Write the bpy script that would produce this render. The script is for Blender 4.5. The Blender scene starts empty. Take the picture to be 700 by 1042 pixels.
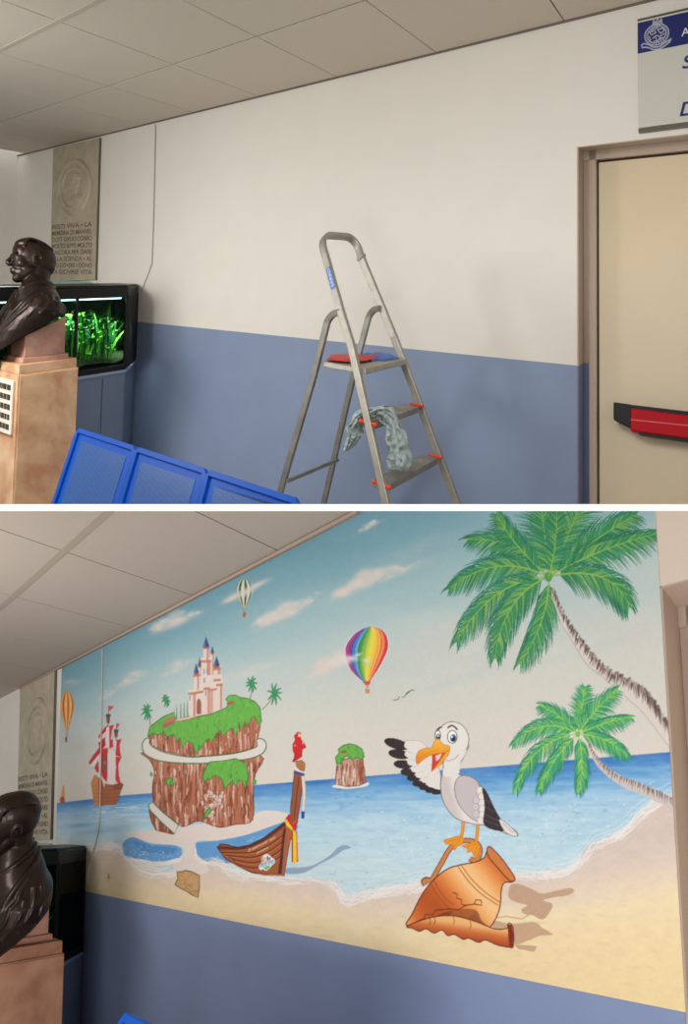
import bpy, bmesh, math, random
import numpy as np
from mathutils import Vector, Matrix, noise as mnoise

random.seed(4)
F = 620.0
CX, CY = 350.0, 516.5
SC = bpy.context.scene
COL = SC.collection
V = Vector

# ------------------------------------------------------------------ camera
cam = bpy.data.cameras.new('camera')
cam.sensor_fit = 'VERTICAL'
cam.sensor_height = 36.0
cam.lens = F * 36.0 / 1042.0
cam.shift_y = -(521.0 - CY) / 1042.0
cam.clip_start = 0.05
co = bpy.data.objects.new('camera', cam)
COL.objects.link(co)
co.rotation_euler = (math.pi / 2, 0, 0)
SC.camera = co
SC.view_settings.view_transform = 'Standard'
SC.view_settings.look = 'None'
SC.view_settings.exposure = 0.0
SC.view_settings.gamma = 1.0
SC.view_settings.use_curve_mapping = False

# ------------------------------------------------------------------ colour
def s2l(c):
    c = c / 255.0
    return c / 12.92 if c <= 0.04045 else ((c + 0.055) / 1.055) ** 2.4

def rgb(r, g, b, k=1.0):
    return (min(1, s2l(r) * k), min(1, s2l(g) * k), min(1, s2l(b) * k), 1.0)

def mat(name, col, rough=0.6, metal=0.0, nscale=0.0, namt=0.0, bump=0.0, bscale=None, col2=None,
        emit=None, estr=0.0, spec=0.5, coat=0.0, detail=4.0):
    m = bpy.data.materials.new(name)
    m.use_nodes = True
    nt = m.node_tree
    b = nt.nodes['Principled BSDF']
    b.inputs['Base Color'].default_value = col
    b.inputs['Roughness'].default_value = rough
    b.inputs['Metallic'].default_value = metal
    b.inputs['Specular IOR Level'].default_value = spec
    b.inputs['Coat Weight'].default_value = coat
    if emit:
        b.inputs['Emission Color'].default_value = emit
        b.inputs['Emission Strength'].default_value = estr
    tc = nt.nodes.new('ShaderNodeTexCoord')
    if nscale:
        n = nt.nodes.new('ShaderNodeTexNoise')
        n.inputs['Scale'].default_value = nscale
        n.inputs['Detail'].default_value = detail
        nt.links.new(tc.outputs['Object'], n.inputs['Vector'])
        r = nt.nodes.new('ShaderNodeValToRGB')
        c2 = col2 if col2 else tuple([max(0, c * (1 - namt)) for c in col[:3]] + [1])
        r.color_ramp.elements[0].position = 0.35
        r.color_ramp.elements[1].position = 0.65
        r.color_ramp.elements[0].color = c2
        r.color_ramp.elements[1].color = col
        nt.links.new(n.outputs['Fac'], r.inputs['Fac'])
        nt.links.new(r.outputs['Color'], b.inputs['Base Color'])
    if bump:
        n2 = nt.nodes.new('ShaderNodeTexNoise')
        n2.inputs['Scale'].default_value = bscale or nscale or 100
        n2.inputs['Detail'].default_value = 3
        nt.links.new(tc.outputs['Object'], n2.inputs['Vector'])
        bp = nt.nodes.new('ShaderNodeBump')
        bp.inputs['Strength'].default_value = bump
        bp.inputs['Distance'].default_value = 0.004
        nt.links.new(n2.outputs['Fac'], bp.inputs['Height'])
        nt.links.new(bp.outputs['Normal'], b.inputs['Normal'])
    return m

# ------------------------------------------------------------------ objects
WL = {}

def tagp(o, label=None, cat=None, group=None, kind=None):
    if label: o['label'] = label
    if cat: o['category'] = cat
    if group: o['group'] = group
    if kind: o['kind'] = kind
    return o

def thing(name, label, cat, loc, group=None):
    o = bpy.data.objects.new(name, None)
    o.empty_display_size = 0.1
    COL.objects.link(o)
    o.location = loc
    WL[o] = V(loc)
    return tagp(o, label, cat, group)

def link(name, me, parent=None, origin=None):
    """me holds world coordinates; move its origin to its own centre"""
    o = bpy.data.objects.new(name, me)
    n = len(me.vertices)
    if origin is None:
        co_ = np.empty(n * 3)
        me.vertices.foreach_get('co', co_)
        co_ = co_.reshape(-1, 3)
        origin = V(((co_[:, 0].min() + co_[:, 0].max()) / 2, (co_[:, 1].min() + co_[:, 1].max()) / 2, co_[:, 2].min()))
    me.transform(Matrix.Translation(-V(origin)))
    COL.objects.link(o)
    if parent is not None:
        o.parent = parent
        o.location = V(origin) - WL[parent]
    else:
        o.location = origin
    WL[o] = V(origin)
    return o

class MB:
    def __init__(s):
        s.v = []; s.f = []; s.m = []
    def add(s, vs, fs, mi=0):
        n = len(s.v)
        s.v += [V(p) for p in vs]
        s.f += [tuple(n + i for i in q) for q in fs]
        s.m += [mi] * len(fs)
    def box(s, o, a, b, c, mi=0):
        o, a, b, c = V(o), V(a), V(b), V(c)
        vs = [o, o + a, o + a + b, o + b, o + c, o + a + c, o + a + b + c, o + b + c]
        s.add(vs, [(0, 3, 2, 1), (4, 5, 6, 7), (0, 1, 5, 4), (1, 2, 6, 5), (2, 3, 7, 6), (3, 0, 4, 7)], mi)
    def prism(s, pts, d, mi=0):
        """planar polygon pts extruded along d"""
        n = len(pts)
        pts = [V(p) for p in pts]
        vs = pts + [p + V(d) for p in pts]
        fs = [tuple(range(n - 1, -1, -1)), tuple(range(n, 2 * n))]
        fs += [(i, (i + 1) % n, n + (i + 1) % n, n + i) for i in range(n)]
        s.add(vs, fs, mi)
    def sweep(s, path, w, h, side, mi=0, taper=None):
        side = V(side).normalized()
        rings = []
        n = len(path)
        for i, p in enumerate(path):
            t = (V(path[min(i + 1, n - 1)]) - V(path[max(i - 1, 0)])).normalized()
            sd = (side - t * side.dot(t))
            if sd.length < 1e-3: sd = t.orthogonal()
            sd.normalize()
            u = t.cross(sd).normalized()
            k = taper[i] if taper else 1
            rings.append([V(p) + sd * (w * k * a) + u * (h * k * b) for a, b in ((-.5, -.42), (-.42, -.5), (.42, -.5), (.5, -.42), (.5, .42), (.42, .5), (-.42, .5), (-.5, .42))])
        s._rings(rings, mi)
    def tube(s, path, r, seg=8, mi=0, radii=None):
        rings = []
        n = len(path)
        ref = V((0.13, 0.2, 1)).normalized()
        for i, p in enumerate(path):
            t = (V(path[min(i + 1, n - 1)]) - V(path[max(i - 1, 0)])).normalized()
            a = t.cross(ref)
            if a.length < 1e-3: a = t.orthogonal()
            a.normalize(); b = t.cross(a)
            rr = radii[i] if radii else r
            rings.append([V(p) + a * rr * math.cos(2 * math.pi * k / seg) + b * rr * math.sin(2 * math.pi * k / seg) for k in range(seg)])
        s._rings(rings, mi)
    def _rings(s, rings, mi, cap=True):
        k = len(rings[0])
        vs = [p for r in rings for p in r]
        fs = []
        for i in range(len(rings) - 1):
            for j in range(k):
                fs.append((i * k + j, i * k + (j + 1) % k, (i + 1) * k + (j + 1) % k, (i + 1) * k + j))
        if cap:
            fs.append(tuple(range(k - 1, -1, -1)))
            fs.append(tuple((len(rings) - 1) * k + j for j in range(k)))
        s.add(vs, fs, mi)
    def ball(s, c, rx, ry=None, rz=None, rot=None, mi=0, nu=14, nv=9):
        ry = ry or rx; rz = rz or rx
        R = rot or Matrix.Identity(3)
        vs = [V(c) + R @ V((0, 0, -rz))]
        for i in range(1, nv):
            th = math.pi * i / nv - math.pi / 2
            for j in range(nu):
                ph = 2 * math.pi * j / nu
                vs.append(V(c) + R @ V((rx * math.cos(th) * math.cos(ph), ry * math.cos(th) * math.sin(ph), rz * math.sin(th))))
        vs.append(V(c) + R @ V((0, 0, rz)))
        fs = [(0, 1 + (j + 1) % nu, 1 + j) for j in range(nu)]
        for i in range(nv - 2):
            for j in range(nu):
                a = 1 + i * nu
                fs.append((a + j, a + (j + 1) % nu, a + nu + (j + 1) % nu, a + nu + j))
        l = len(vs) - 1; a = 1 + (nv - 2) * nu
        fs += [(a + j, a + (j + 1) % nu, l) for j in range(nu)]
        s.add(vs, fs, mi)
    def build(s, name, mats, parent=None, smooth=False, bevel=0.0, origin=None):
        me = bpy.data.meshes.new(name)
        me.from_pydata([tuple(p) for p in s.v], [], s.f)
        bm = bmesh.new(); bm.from_mesh(me)
        bmesh.ops.recalc_face_normals(bm, faces=bm.faces)
        bm.to_mesh(me); bm.free()
        if not isinstance(mats, (list, tuple)): mats = [mats]
        for m in mats: me.materials.append(m)
        if len(s.m) == len(me.polygons):
            me.polygons.foreach_set('material_index', s.m)
        if smooth:
            me.polygons.foreach_set('use_smooth', [True] * len(me.polygons))
            try: me.set_sharp_from_angle(angle=math.radians(35))
            except Exception: pass
        o = link(name, me, parent, origin)
        if bevel:
            md = o.modifiers.new('bevel', 'BEVEL'); md.width = bevel; md.segments = 2; md.limit_method = 'ANGLE'
            md.angle_limit = math.radians(40)
        return o

# ------------------------------------------------------------------ projection helpers
def ray(x, y):
    return V(((x - CX) / F, 1.0, (CY - y) / F))

def P(x, y, d):
    return ray(x, y) * d

def hit(x, y, o, n):
    r = ray(x, y)
    return r * (V(o).dot(n) / r.dot(n))

def px(p):
    return (CX + F * p[0] / p[1], CY - F * p[2] / p[1])

class Room:
    def __init__(s, v1, v2, v3, anchor, depth, cpx):
        s.L = ray(*v1).normalized()             # along the main wall, away to the left
        s.B = ray(*v2).normalized()             # into the main wall
        u = ray(*v3)
        s.U = (u if u.z > 0 else -u).normalized()
        s.n = s.L.cross(s.U).normalized()
        if s.n.y > 0: s.n = -s.n
        s.o = P(anchor[0], anchor[1], depth)
        s.c0 = s.w(*cpx)                        # a point of the wall/ceiling line
        s.cn = s.L.cross(s.B).normalized()
        if s.cn.z < 0: s.cn = -s.cn
    def w(s, x, y, off=0.0):
        return hit(x, y, s.o + s.n * off, s.n)
    def c(s, x, y, off=0.0):
        return hit(x, y, s.c0 + s.cn * off, s.cn)

RU = Room((-435, 270), (750, 280), (587, -11600), (587, 272), 2.6, (350, 77))
RL = Room((-252, 843), (850, 830), (290, -5750), (350, 700), 2.13, (350, 527.5))
SLABF = 0.9
ZT = 3.5 / F * SLABF          # top of the thin slab between the two storeys
ZB = -3.5 / F * SLABF

def text_tris(s, shear=0.0, bold=0.0):
    cu = bpy.data.curves.new('lettering', 'FONT')
    cu.body = s; cu.shear = shear; cu.offset = bold
    ob = bpy.data.objects.new('lettering', cu)
    COL.objects.link(ob)
    dg = bpy.context.evaluated_depsgraph_get()
    dg.update()
    me = bpy.data.meshes.new_from_object(ob.evaluated_get(dg))
    vs = [v.co.copy() for v in me.vertices]
    fs = [tuple(p.vertices) for p in me.polygons]
    bpy.data.objects.remove(ob); bpy.data.curves.remove(cu); bpy.data.meshes.remove(me)
    return vs, fs

def put_text(mb, s, o, right, up, width=None, height=None, depth=None, shear=0.0, bold=0.0, mi=0):
    """o = lower-left corner; right, up unit vectors; fits the given width/height"""
    vs, fs = text_tris(s, shear, bold)
    if not vs: return
    x0 = min(v.x for v in vs); x1 = max(v.x for v in vs)
    y0 = min(v.y for v in vs); y1 = max(v.y for v in vs)
    sy = height / (y1 - y0) if height else None
    sx = width / (x1 - x0) if width else sy
    if sy is None: sy = sx
    mb.add([V(o) + V(right) * ((v.x - x0) * sx) + V(up) * ((v.y - y0) * sy) for v in vs], fs, mi)
MURAL_GAIN = (.97, .965, .97)
# ================================================================== materials of the rooms
M = {}
M['plaster'] = mat('wall_plaster', rgb(229, 225, 217), 0.85, nscale=6, namt=0.02, bump=0.08, bscale=240)
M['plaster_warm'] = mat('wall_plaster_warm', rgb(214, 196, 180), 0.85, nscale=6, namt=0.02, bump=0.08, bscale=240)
M['dado'] = mat('blue_wall_paint', rgb(130, 147, 178), 0.6, nscale=4, namt=0.05, bump=0.08, bscale=240)
M['dado2'] = mat('blue_grey_wall_paint', rgb(128, 143, 178), 0.55, nscale=4, namt=0.05, bump=0.08, bscale=240)
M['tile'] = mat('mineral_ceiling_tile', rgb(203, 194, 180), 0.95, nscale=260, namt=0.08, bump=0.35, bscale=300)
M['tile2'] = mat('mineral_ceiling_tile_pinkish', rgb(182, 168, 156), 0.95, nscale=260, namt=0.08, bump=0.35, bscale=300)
M['gap'] = mat('dark_ceiling_gap', rgb(60, 54, 48), 0.9)
M['white'] = mat('white_slab_edge', (0.95, 0.95, 0.95, 1), 0.7)
M['floor'] = mat('pale_floor', rgb(190, 185, 178), 0.6, nscale=8, namt=0.06)
M['jamb'] = mat('taupe_door_frame', rgb(186, 168, 152), 0.5)
M['jamb2'] = mat('brown_taupe_door_frame', rgb(182, 158, 142), 0.5)
M['jamb_dado'] = mat('blue_paint_on_jamb', rgb(112, 122, 158), 0.6)
M['door'] = mat('cream_door_leaf', rgb(222, 206, 176), 0.45, nscale=3, namt=0.03)
M['bronze'] = mat('dark_bronze', rgb(48, 34, 27), 0.33, 0.55, nscale=14, namt=0.35, bump=0.15, bscale=40)
M['marble'] = mat('peach_marble', rgb(226, 190, 150), 0.35, nscale=7, col2=rgb(196, 142, 106), bump=0.03, detail=8)
M['marble_dim'] = mat('peach_marble_shaded', rgb(196, 148, 118), 0.35, nscale=7, col2=rgb(164, 112, 86), bump=0.03, detail=8)  # same marble, with the lower room's dimmer light put into its colour
M['marble_pink'] = mat('pink_marble', rgb(206, 160, 140), 0.35, nscale=9, col2=rgb(176, 124, 106), bump=0.03, detail=8)
M['stone'] = mat('grey_tan_stone', rgb(186, 175, 152), 0.7, nscale=9, col2=rgb(168, 157, 136), bump=0.15, bscale=60, detail=8)
M['stone_edge'] = mat('dark_stone_edge', rgb(100, 90, 78), 0.7)
M['letter'] = mat('engraved_letter', rgb(96, 86, 70), 0.8)
M['black'] = mat('black_plastic', rgb(22, 24, 26), 0.4, spec=.2)
M['cabinet'] = mat('slate_blue_laminate', rgb(112, 126, 150), 0.5, nscale=5, namt=0.04)
M['cabinet_top'] = mat('pale_blue_edge', rgb(150, 165, 195), 0.4)
M['leaf'] = mat('water_plant', rgb(120, 215, 40), 0.7, spec=.1, nscale=18, col2=rgb(40, 140, 30))
M['leaf2'] = mat('dark_water_plant', rgb(26, 110, 46), 0.7, spec=.1, nscale=18, col2=rgb(8, 50, 20))
M['gravel'] = mat('aquarium_gravel', rgb(34, 46, 26), 0.95, spec=.02, nscale=90, namt=0.5)
M['back'] = mat('aquarium_back', rgb(6, 70, 40), 0.8, nscale=6, namt=0.5)
M['teal'] = mat('teal_glass_edge', rgb(130, 175, 170), 0.15)
M['tube'] = mat('aquarium_lamp', rgb(230, 245, 255), 0.3, emit=rgb(205, 235, 255), estr=4.0)
M['chair'] = mat('blue_painted_steel', rgb(0, 86, 196), 0.4, spec=.25, nscale=5, namt=0.04)
M['alu'] = mat('brushed_aluminium', rgb(172, 168, 158), 0.5, 0.7, nscale=30, namt=0.15, bump=0.05, bscale=90)
M['alu_dark'] = mat('weathered_aluminium', rgb(160, 158, 150), 0.48, 0.65, nscale=12, namt=0.3)
M['orange'] = mat('orange_red_plastic', rgb(236, 70, 40), 0.4)
M['rag'] = mat('grey_green_cloth', rgb(172, 186, 186), 0.85, nscale=14, namt=0.15)
M['red'] = mat('red_cover', rgb(206, 50, 46), 0.5, nscale=16, namt=0.2)
M['blue'] = mat('blue_cover', rgb(44, 96, 178), 0.5, nscale=16, namt=0.2)
M['label'] = mat('blue_sticker', rgb(44, 106, 190), 0.4)
M['letter_white'] = mat('white_print', rgb(225, 228, 232), 0.5)
M['bar_red'] = mat('red_push_bar', rgb(186, 14, 30), 0.5, spec=.15)
M['bar_hi'] = mat('pale_red_line', rgb(214, 90, 90), 0.3)
M['navy'] = mat('navy_print', rgb(34, 42, 110), 0.4)
M['panel'] = mat('pale_sign_panel', rgb(206, 206, 196), 0.35)
M['sign_edge'] = mat('sign_edge_metal', rgb(120, 116, 106), 0.4, 0.5)
M['cream'] = mat('cream_plate', rgb(232, 222, 204), 0.5)
M['slot'] = mat('dark_slot', rgb(56, 46, 40), 0.7)
M['cable'] = mat('painted_cable', rgb(176, 170, 158), 0.6)

def glass_mat():
    m = bpy.data.materials.new('clear_glass')
    m.use_nodes = True
    nt = m.node_tree
    nt.nodes.clear()
    o = nt.nodes.new('ShaderNodeOutputMaterial')
    t = nt.nodes.new('ShaderNodeBsdfTransparent'); t.inputs[0].default_value = (0.86, 0.93, 0.9, 1)
    g = nt.nodes.new('ShaderNodeBsdfGlossy'); g.inputs['Roughness'].default_value = 0.03
    f = nt.nodes.new('ShaderNodeFresnel'); f.inputs[0].default_value = 1.12
    mx = nt.nodes.new('ShaderNodeMixShader')
    nt.links.new(f.outputs[0], mx.inputs[0]); nt.links.new(t.outputs[0], mx.inputs[1]); nt.links.new(g.outputs[0], mx.inputs[2])
    nt.links.new(mx.outputs[0], o.inputs[0])
    return m
M['glass'] = glass_mat()

# ================================================================== shell
def plane_obj(name, pts, thick, mats, mi=0):
    mb = MB(); mb.prism(pts, thick, mi)
    return tagp(mb.build(name, mats), kind='structure')

# thin slab between the storeys: pale floor above, white front edge
mb = MB()
mb.box((-5.2, SLABF + 0.02, ZB), (10.4, 0, 0), (0, 7.6, 0), (0, 0, ZT - ZB))
tagp(mb.build('floor', M['floor']), kind='structure')
mb = MB()
mb.box((-5.2, SLABF, ZB), (10.4, 0, 0), (0, 0.02, 0), (0, 0, ZT - ZB))
tagp(mb.build('trim_1', M['white']), kind='structure')

def zclip(p, q, z):
    """point of segment p->q at height z"""
    t = (z - p.z) / (q.z - p.z)
    return p.lerp(q, t)

# ---- upper wall, with a door recess at its right end
def wall_upper():
    R = RU
    def col(x):                       # bottom / dado / top / of a plumb strip of wall at dado pixel x
        yd = 327.7 + 0.0998 * (x - 143)
        d = R.w(x, yd)
        b = d - R.U * 10; b = zclip(d, b, ZT + 0.0005)
        # ceiling: along U until the wall/ceiling line
        k = (R.c0 - d).dot(R.cn) / R.U.dot(R.cn)
        return b, d, d + R.U * (k + 0.03)
    back = R.B * 0.12
    b0, d0, t0 = col(11); b1, d1, t1 = col(587)
    mb = MB()
    mb.prism([b0, b1, d1, d0], back, 1)
    mb.prism([d0, d1, t1, t0], back, 0)
    # over the door
    h = R.w(587, 149.5)
    far = -R.L * 1.6
    mb.prism([h, h + far, t1 + far, t1], back, 0)
    o = tagp(mb.build('wall_back', [M['plaster'], M['dado']]), kind='structure')
    return b0, d0, t0, h, b1, d1
UB = wall_upper()

# left wall of the upper room: from the corner towards the camera
R = RU
b0, d0, t0 = UB[0], UB[1], UB[2]
e = -R.B * 2.4
mb = MB()
eb = b0 + e; eb.z = ZT + .0005
th = R.L * 0.1
mb.prism([b0, d0, d0 + e, eb], th, 1)
mb.prism([d0, t0, t0 + e, d0 + e], th, 0)
tagp(mb.build('wall_left', [M['plaster'], M['dado']]), kind='structure')

# ---- ceilings as laid tiles with narrow open joints over a dark backing
def ceiling(R, name, sL, sB, p0, na, nb, mats, gap, first_b, clipz=None, extra=None):
    """p0 = pixel of a joint crossing; rows counted from it"""
    O = R.c(*p0)
    A = -R.L; Bd = -R.B
    mb = MB()
    def clip_poly(poly, nrm, off):
        out = []
        for i in range(len(poly)):
            a, b = poly[i], poly[(i + 1) % len(poly)]
            da, db = a.dot(nrm) - off, b.dot(nrm) - off
            if da <= 0: out.append(a)
            if (da < 0 < db) or (db < 0 < da): out.append(a.lerp(b, da / (da - db)))
        return out
    U = R.cn
    for i in range(na[0], na[1]):
        for j in range(nb[0], nb[1]):
            q = []
            for (a, b) in ((0, 0), (1, 0), (1, 1), (0, 1)):
                ga = gap if a == 0 else -gap
                gb = (gap * 2 if b == 0 else -gap * 2) if not (j == nb[0] and b == 0) else -0.15
                q.append(O + A * ((i + a) * sL + ga) + Bd * ((j + b) * sB + gb))
            q = clip_poly(q, -R.n, R.o.dot(-R.n) + 0.01)    # stop at the wall
            if len(q) < 3: continue
            if clipz is not None:
                q = clip_poly(q, V((0, 0, 1)), clipz)
                if len(q) < 3: continue
            q = clip_poly(q, V((0, -1, 0)), -0.35)
            if len(q) < 3: continue
            mb.prism(q, U * 0.008, 0)
            ql = [p + U * 0.012 for p in q]
    # backing
    q = [O + A * (a * sL) + Bd * (b * sB) + U * 0.004 for a, b in ((na[0], nb[0] - .2), (na[1], nb[0] - .2), (na[1], nb[1]), (na[0], nb[1]))]
    q = clip_poly(q, -R.n, R.o.dot(-R.n) + 0.01)
    if clipz is not None: q = clip_poly(q, V((0, 0, 1)), clipz)
    q = clip_poly(q, V((0, -1, 0)), -0.35)
    mb.prism(q, U * 0.006, 1)
    return tagp(mb.build(name, mats), kind='structure')
CU = ceiling(RU, 'ceiling', 0.662, 0.70, (261, 37.5), (-6, 6), (-1, 3), [M['tile'], M['gap']], 0.0032, -0.7)
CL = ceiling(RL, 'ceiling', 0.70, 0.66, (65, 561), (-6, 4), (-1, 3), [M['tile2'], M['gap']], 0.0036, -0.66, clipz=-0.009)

def bars(R, p0, rows, a0, a1, name, m, w=0.028, clipz=None):
    O = R.c(*p0); A = -R.L; Bd = -R.B
    mb = MB()
    for b in rows:
        s = O + A * a0 + Bd * b; e = O + A * a1 + Bd * b
        if clipz is not None and (e.z > clipz):
            if s.z > clipz: continue
            e = zclip(s, e, clipz)
        mb.box(s - Bd * (w / 2) - R.cn * 0.002, e - s, Bd * w, R.cn * 0.0022)
    return tagp(mb.build(name, m), kind='structure')
M['bar'] = mat('ceiling_runner', rgb(184, 175, 162), 0.95, spec=0.0)
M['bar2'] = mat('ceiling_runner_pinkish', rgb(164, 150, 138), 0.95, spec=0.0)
bars(RU, (261, 37.5), (0.70,), -3.9, 2.0, 'trim_2', M['bar'])
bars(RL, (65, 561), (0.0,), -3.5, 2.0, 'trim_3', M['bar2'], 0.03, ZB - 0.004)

# edge mouldings where ceiling meets wall
def edge(R, x0, x1, name, m, h, d, clipz=None):
    def cl(x):
        # wall/ceiling line point at pixel x
        a = R.c0; b = R.c0 + R.L
        # a + t L with px x
        k = (x - CX) / F
        t = (k * a.y - a.x) / (R.L.x - k * R.L.y)
        return a + R.L * t
    p, q = cl(x0), cl(x1)
    if clipz is not None and q.z > clipz: q = zclip(p, q, clipz)
    mb = MB()
    mb.box(p + R.n * 0.001, q - p, R.n * d, -R.U * h)
    return tagp(mb.build(name, m), kind='structure')
M['mould'] = mat('dark_edge_moulding', rgb(120, 110, 100), 0.9, spec=.05)
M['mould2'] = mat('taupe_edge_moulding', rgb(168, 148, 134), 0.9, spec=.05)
edge(RU, 12, 700, 'trim_4', M['mould'], 0.008, 0.012)
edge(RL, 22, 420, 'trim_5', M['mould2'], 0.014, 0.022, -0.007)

# ---- lower wall
R = RL
def low(x):
    return 907.5 + 0.2015 * (x - 89)
def downto(R, p, off=2.42):
    fl = R.c0 - R.U * off
    k = (p - fl).dot(R.cn) / R.U.dot(R.cn)
    return p - R.U * k
XL = -60
d0 = R.w(XL, low(XL)); d1 = R.w(697.5, 1030)
f0 = downto(R, d0); f1 = downto(R, d1)
k = (R.c0 - d0).dot(R.cn) / R.U.dot(R.cn); t0 = d0 + R.U * k
ysl = CY - F * ZB  # unused
tm = zclip(t0, t0 - R.L * 20, ZB - 0.0004)
def at_slab(R, x):
    """point of the wall plane at pixel column x and height ZB"""
    k = (x - CX) / F
    # X=kY, z=ZB on plane
    n = R.n; rhs = R.o.dot(n) - (ZB - 0.0004) * n.z
    y = rhs / (k * n.x + n.y)
    return V((k * y, y, ZB - 0.0004))
ts = at_slab(R, 667)
E2 = R.w(671, 597)
back = R.B * 0.2
mb = MB()
mb.prism([f0, f1, d1, d0], back, 1)
mb.prism([d0, d1, E2, ts, tm, t0], back, 0)
far = E2 - R.L * 1.2
tsf = at_slab(R, 900)
far = hit(900, px(E2 - R.L * 0.35)[1] - 60, R.o, R.n)
# lintel part above the recess
Lx = E2 - R.L * 0.42
Lt = Lx + R.U * 0.5; Lt = zclip(Lx, Lx + R.U * 1, ZB - .0004)
if Lt.z < Lx.z: Lt = Lx
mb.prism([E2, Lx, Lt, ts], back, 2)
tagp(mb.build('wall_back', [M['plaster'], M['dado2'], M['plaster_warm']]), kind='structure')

# lower floor (parallel to its ceiling)
fl = R.c0 - R.U * 2.42
mb = MB()
q = [f0, f1, f1 - R.B * 1.2, f0 - R.B * 2.6]
q2 = [p for p in q]
mb.prism(q2, -R.U * 0.05)
tagp(mb.build('floor', M['floor']), kind='structure')

# ================================================================== doors
def door(R, E, x_in, x_leaf, rec, name, mj, mjd, dado_px, bottom, width, leaf=True):
    root = thing(name, None, None, E)
    root['kind'] = 'structure'
    r = -R.L
    def W(p, x):           # walk from p to the right until pixel column x
        k = (x - CX) / F
        return p + r * ((k * p.y - p.x) / (r.x - k * r.y))
    mb = MB()
    Ei = E + R.B * rec
    lift = -R.U * 0.004
    # return of the wall, upper part and painted lower part
    d = R.w(*dado_px) if dado_px else None
    def dd(p): return p - R.U * ((E - d).dot(R.U) / 1.0) if d is not None else bottom(p)
    th = r * 0.006
    mb.prism([E, Ei, dd(Ei), dd(E)], th, 0)
    if d is not None: mb.prism([dd(E), dd(Ei), bottom(Ei), bottom(E)], th, 1)
    # soffit
    mb.prism([E, E + r * width, Ei + r * width, Ei], lift, 0)
    # inner face, parallel to the wall
    a = Ei; b = W(Ei, x_in)
    if d is not None:
        mb.prism([a, b, dd(b), dd(a)], R.B * 0.03, 0)
        mb.prism([dd(a), dd(b), bottom(b), bottom(a)], R.B * 0.03, 1)
    else:
        mb.prism([a, b, bottom(b), bottom(a)], R.B * 0.03, 0)
    # moulded frame around the leaf
    c = W(Ei, x_leaf)
    hgt = 0.05
    b2 = b - R.n * -0.012
    mb.prism([b2, c + R.n * .012, bottom(c + R.n * .012), bottom(b2)], R.B * 0.05, 0)
    Tt = a - R.U * 0.0
    mb.prism([a + R.n * .012, a + r * width + R.n * .012, a + r * width - R.U * hgt + R.n * .012, a - R.U * hgt + R.n * .012], R.B * 0.05, 0)
    mb.build('door_frame', [mj, mjd], root)
    if leaf:
        mb = MB()
        g = 0.006
        p = c + r * g - R.U * (hgt + g) + R.B * 0.02
        q = p + r * (width - 0.02)
        mb.prism([p, q, bottom(q), bottom(p)], R.B * 0.04, 0)
        mb.build('door_leaf', M['door'], root)
        mb = MB()
        p = c - R.U * (hgt - .01) + R.B * 0.0215 - r * .01
        q = p + r * (width - 0.02)
        mb.prism([p, q, bottom(q), bottom(p)], R.B * 0.004, 0)
        mb.build('door_rebate', M['slot'], root)
    return root, Ei
up_bottom = lambda p: zclip(p, p - RU.U * 3, ZT + 0.0004)
E1 = RU.w(587, 149.5)
D1, Ei1 = door(RU, E1, 600, 607, 0.12, 'door_1', M['jamb'], M['jamb_dado'], (587, 372.3), up_bottom, 1.1)
D2, Ei2 = door(RL, E2, 699, 706, 0.20, 'door_2', M['jamb2'], M['jamb2'], None, lambda p: downto(RL, p), 0.42)

# red push bar
R = RU
pl_o = Ei1 + R.B * 0.02 + R.n * 0.07
def dp(x, y): return hit(x, y, pl_o, R.n)
mb = MB()
mb.prism([dp(641, 414), dp(800, 435.1), dp(800, 459.6), dp(641, 438.5)], -R.n * 0.055)
pb = mb.build('push_bar', M['bar_red'], D1, bevel=0.006)
mb = MB(); mb.prism([dp(624, 409), dp(642, 411.5), dp(642, 436), dp(624, 427)], -R.n * 0.062)
mb.build('end_cap', M['black'], pb, bevel=0.004)
mb = MB(); mb.prism([p + R.n * .001 for p in (dp(642, 426.5), dp(800, 442.7), dp(800, 443.8), dp(642, 427.6))], -R.n * 0.002)
mb.build('highlight_strip', M['bar_hi'], pb)
mb = MB(); mb.prism([p + R.n * .002 for p in (dp(641, 411.8), dp(800, 430.3), dp(800, 435), dp(641, 415))], -R.n * 0.05)
mb.prism([dp(650, 439.7), dp(800, 459.6), dp(800, 463), dp(650, 442)], -R.n * 0.05)
mb.build('bar_housing', M['black'], pb)

# ================================================================== sign over the upper door
sg = thing('wall_sign', 'white hospital wall sign with a navy top band and crest, above the door', 'sign', RU.w(648, 131))
r = -R.L
th = 0.018
def sp(x, y, o=0.018): return R.w(x, y, o)
TL, BL = sp(648.5, 21.5), sp(649.5, 130)
wid = 0.75
mb = MB(); mb.prism([TL, TL + r * wid, BL + r * wid, BL], -R.n * 0.014)
mb.build('sign_panel', [M['panel']], sg, bevel=0.002)
mb = MB()
mb.prism([BL - R.U * .004, BL - R.U * .004 + r * wid, BL + r * wid - R.U * .018, BL - R.U * .018], -R.n * 0.012)
mb.prism([TL + R.U * .008, TL + R.U * .008 + r * wid, TL + r * wid + R.U * .002, TL + R.U * .002], -R.n * 0.012)
mb.build('sign_rail', M['sign_edge'], sg)
b1_, b2_ = sp(648.8, 23.5, .0195), sp(648.8, 54.5, .0195)
mb = MB(); mb.prism([b1_, b1_ + r * wid, b2_ + r * wid, b2_], -R.n * 0.0015)
mb.build('header_band', M['navy'], sg)
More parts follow.
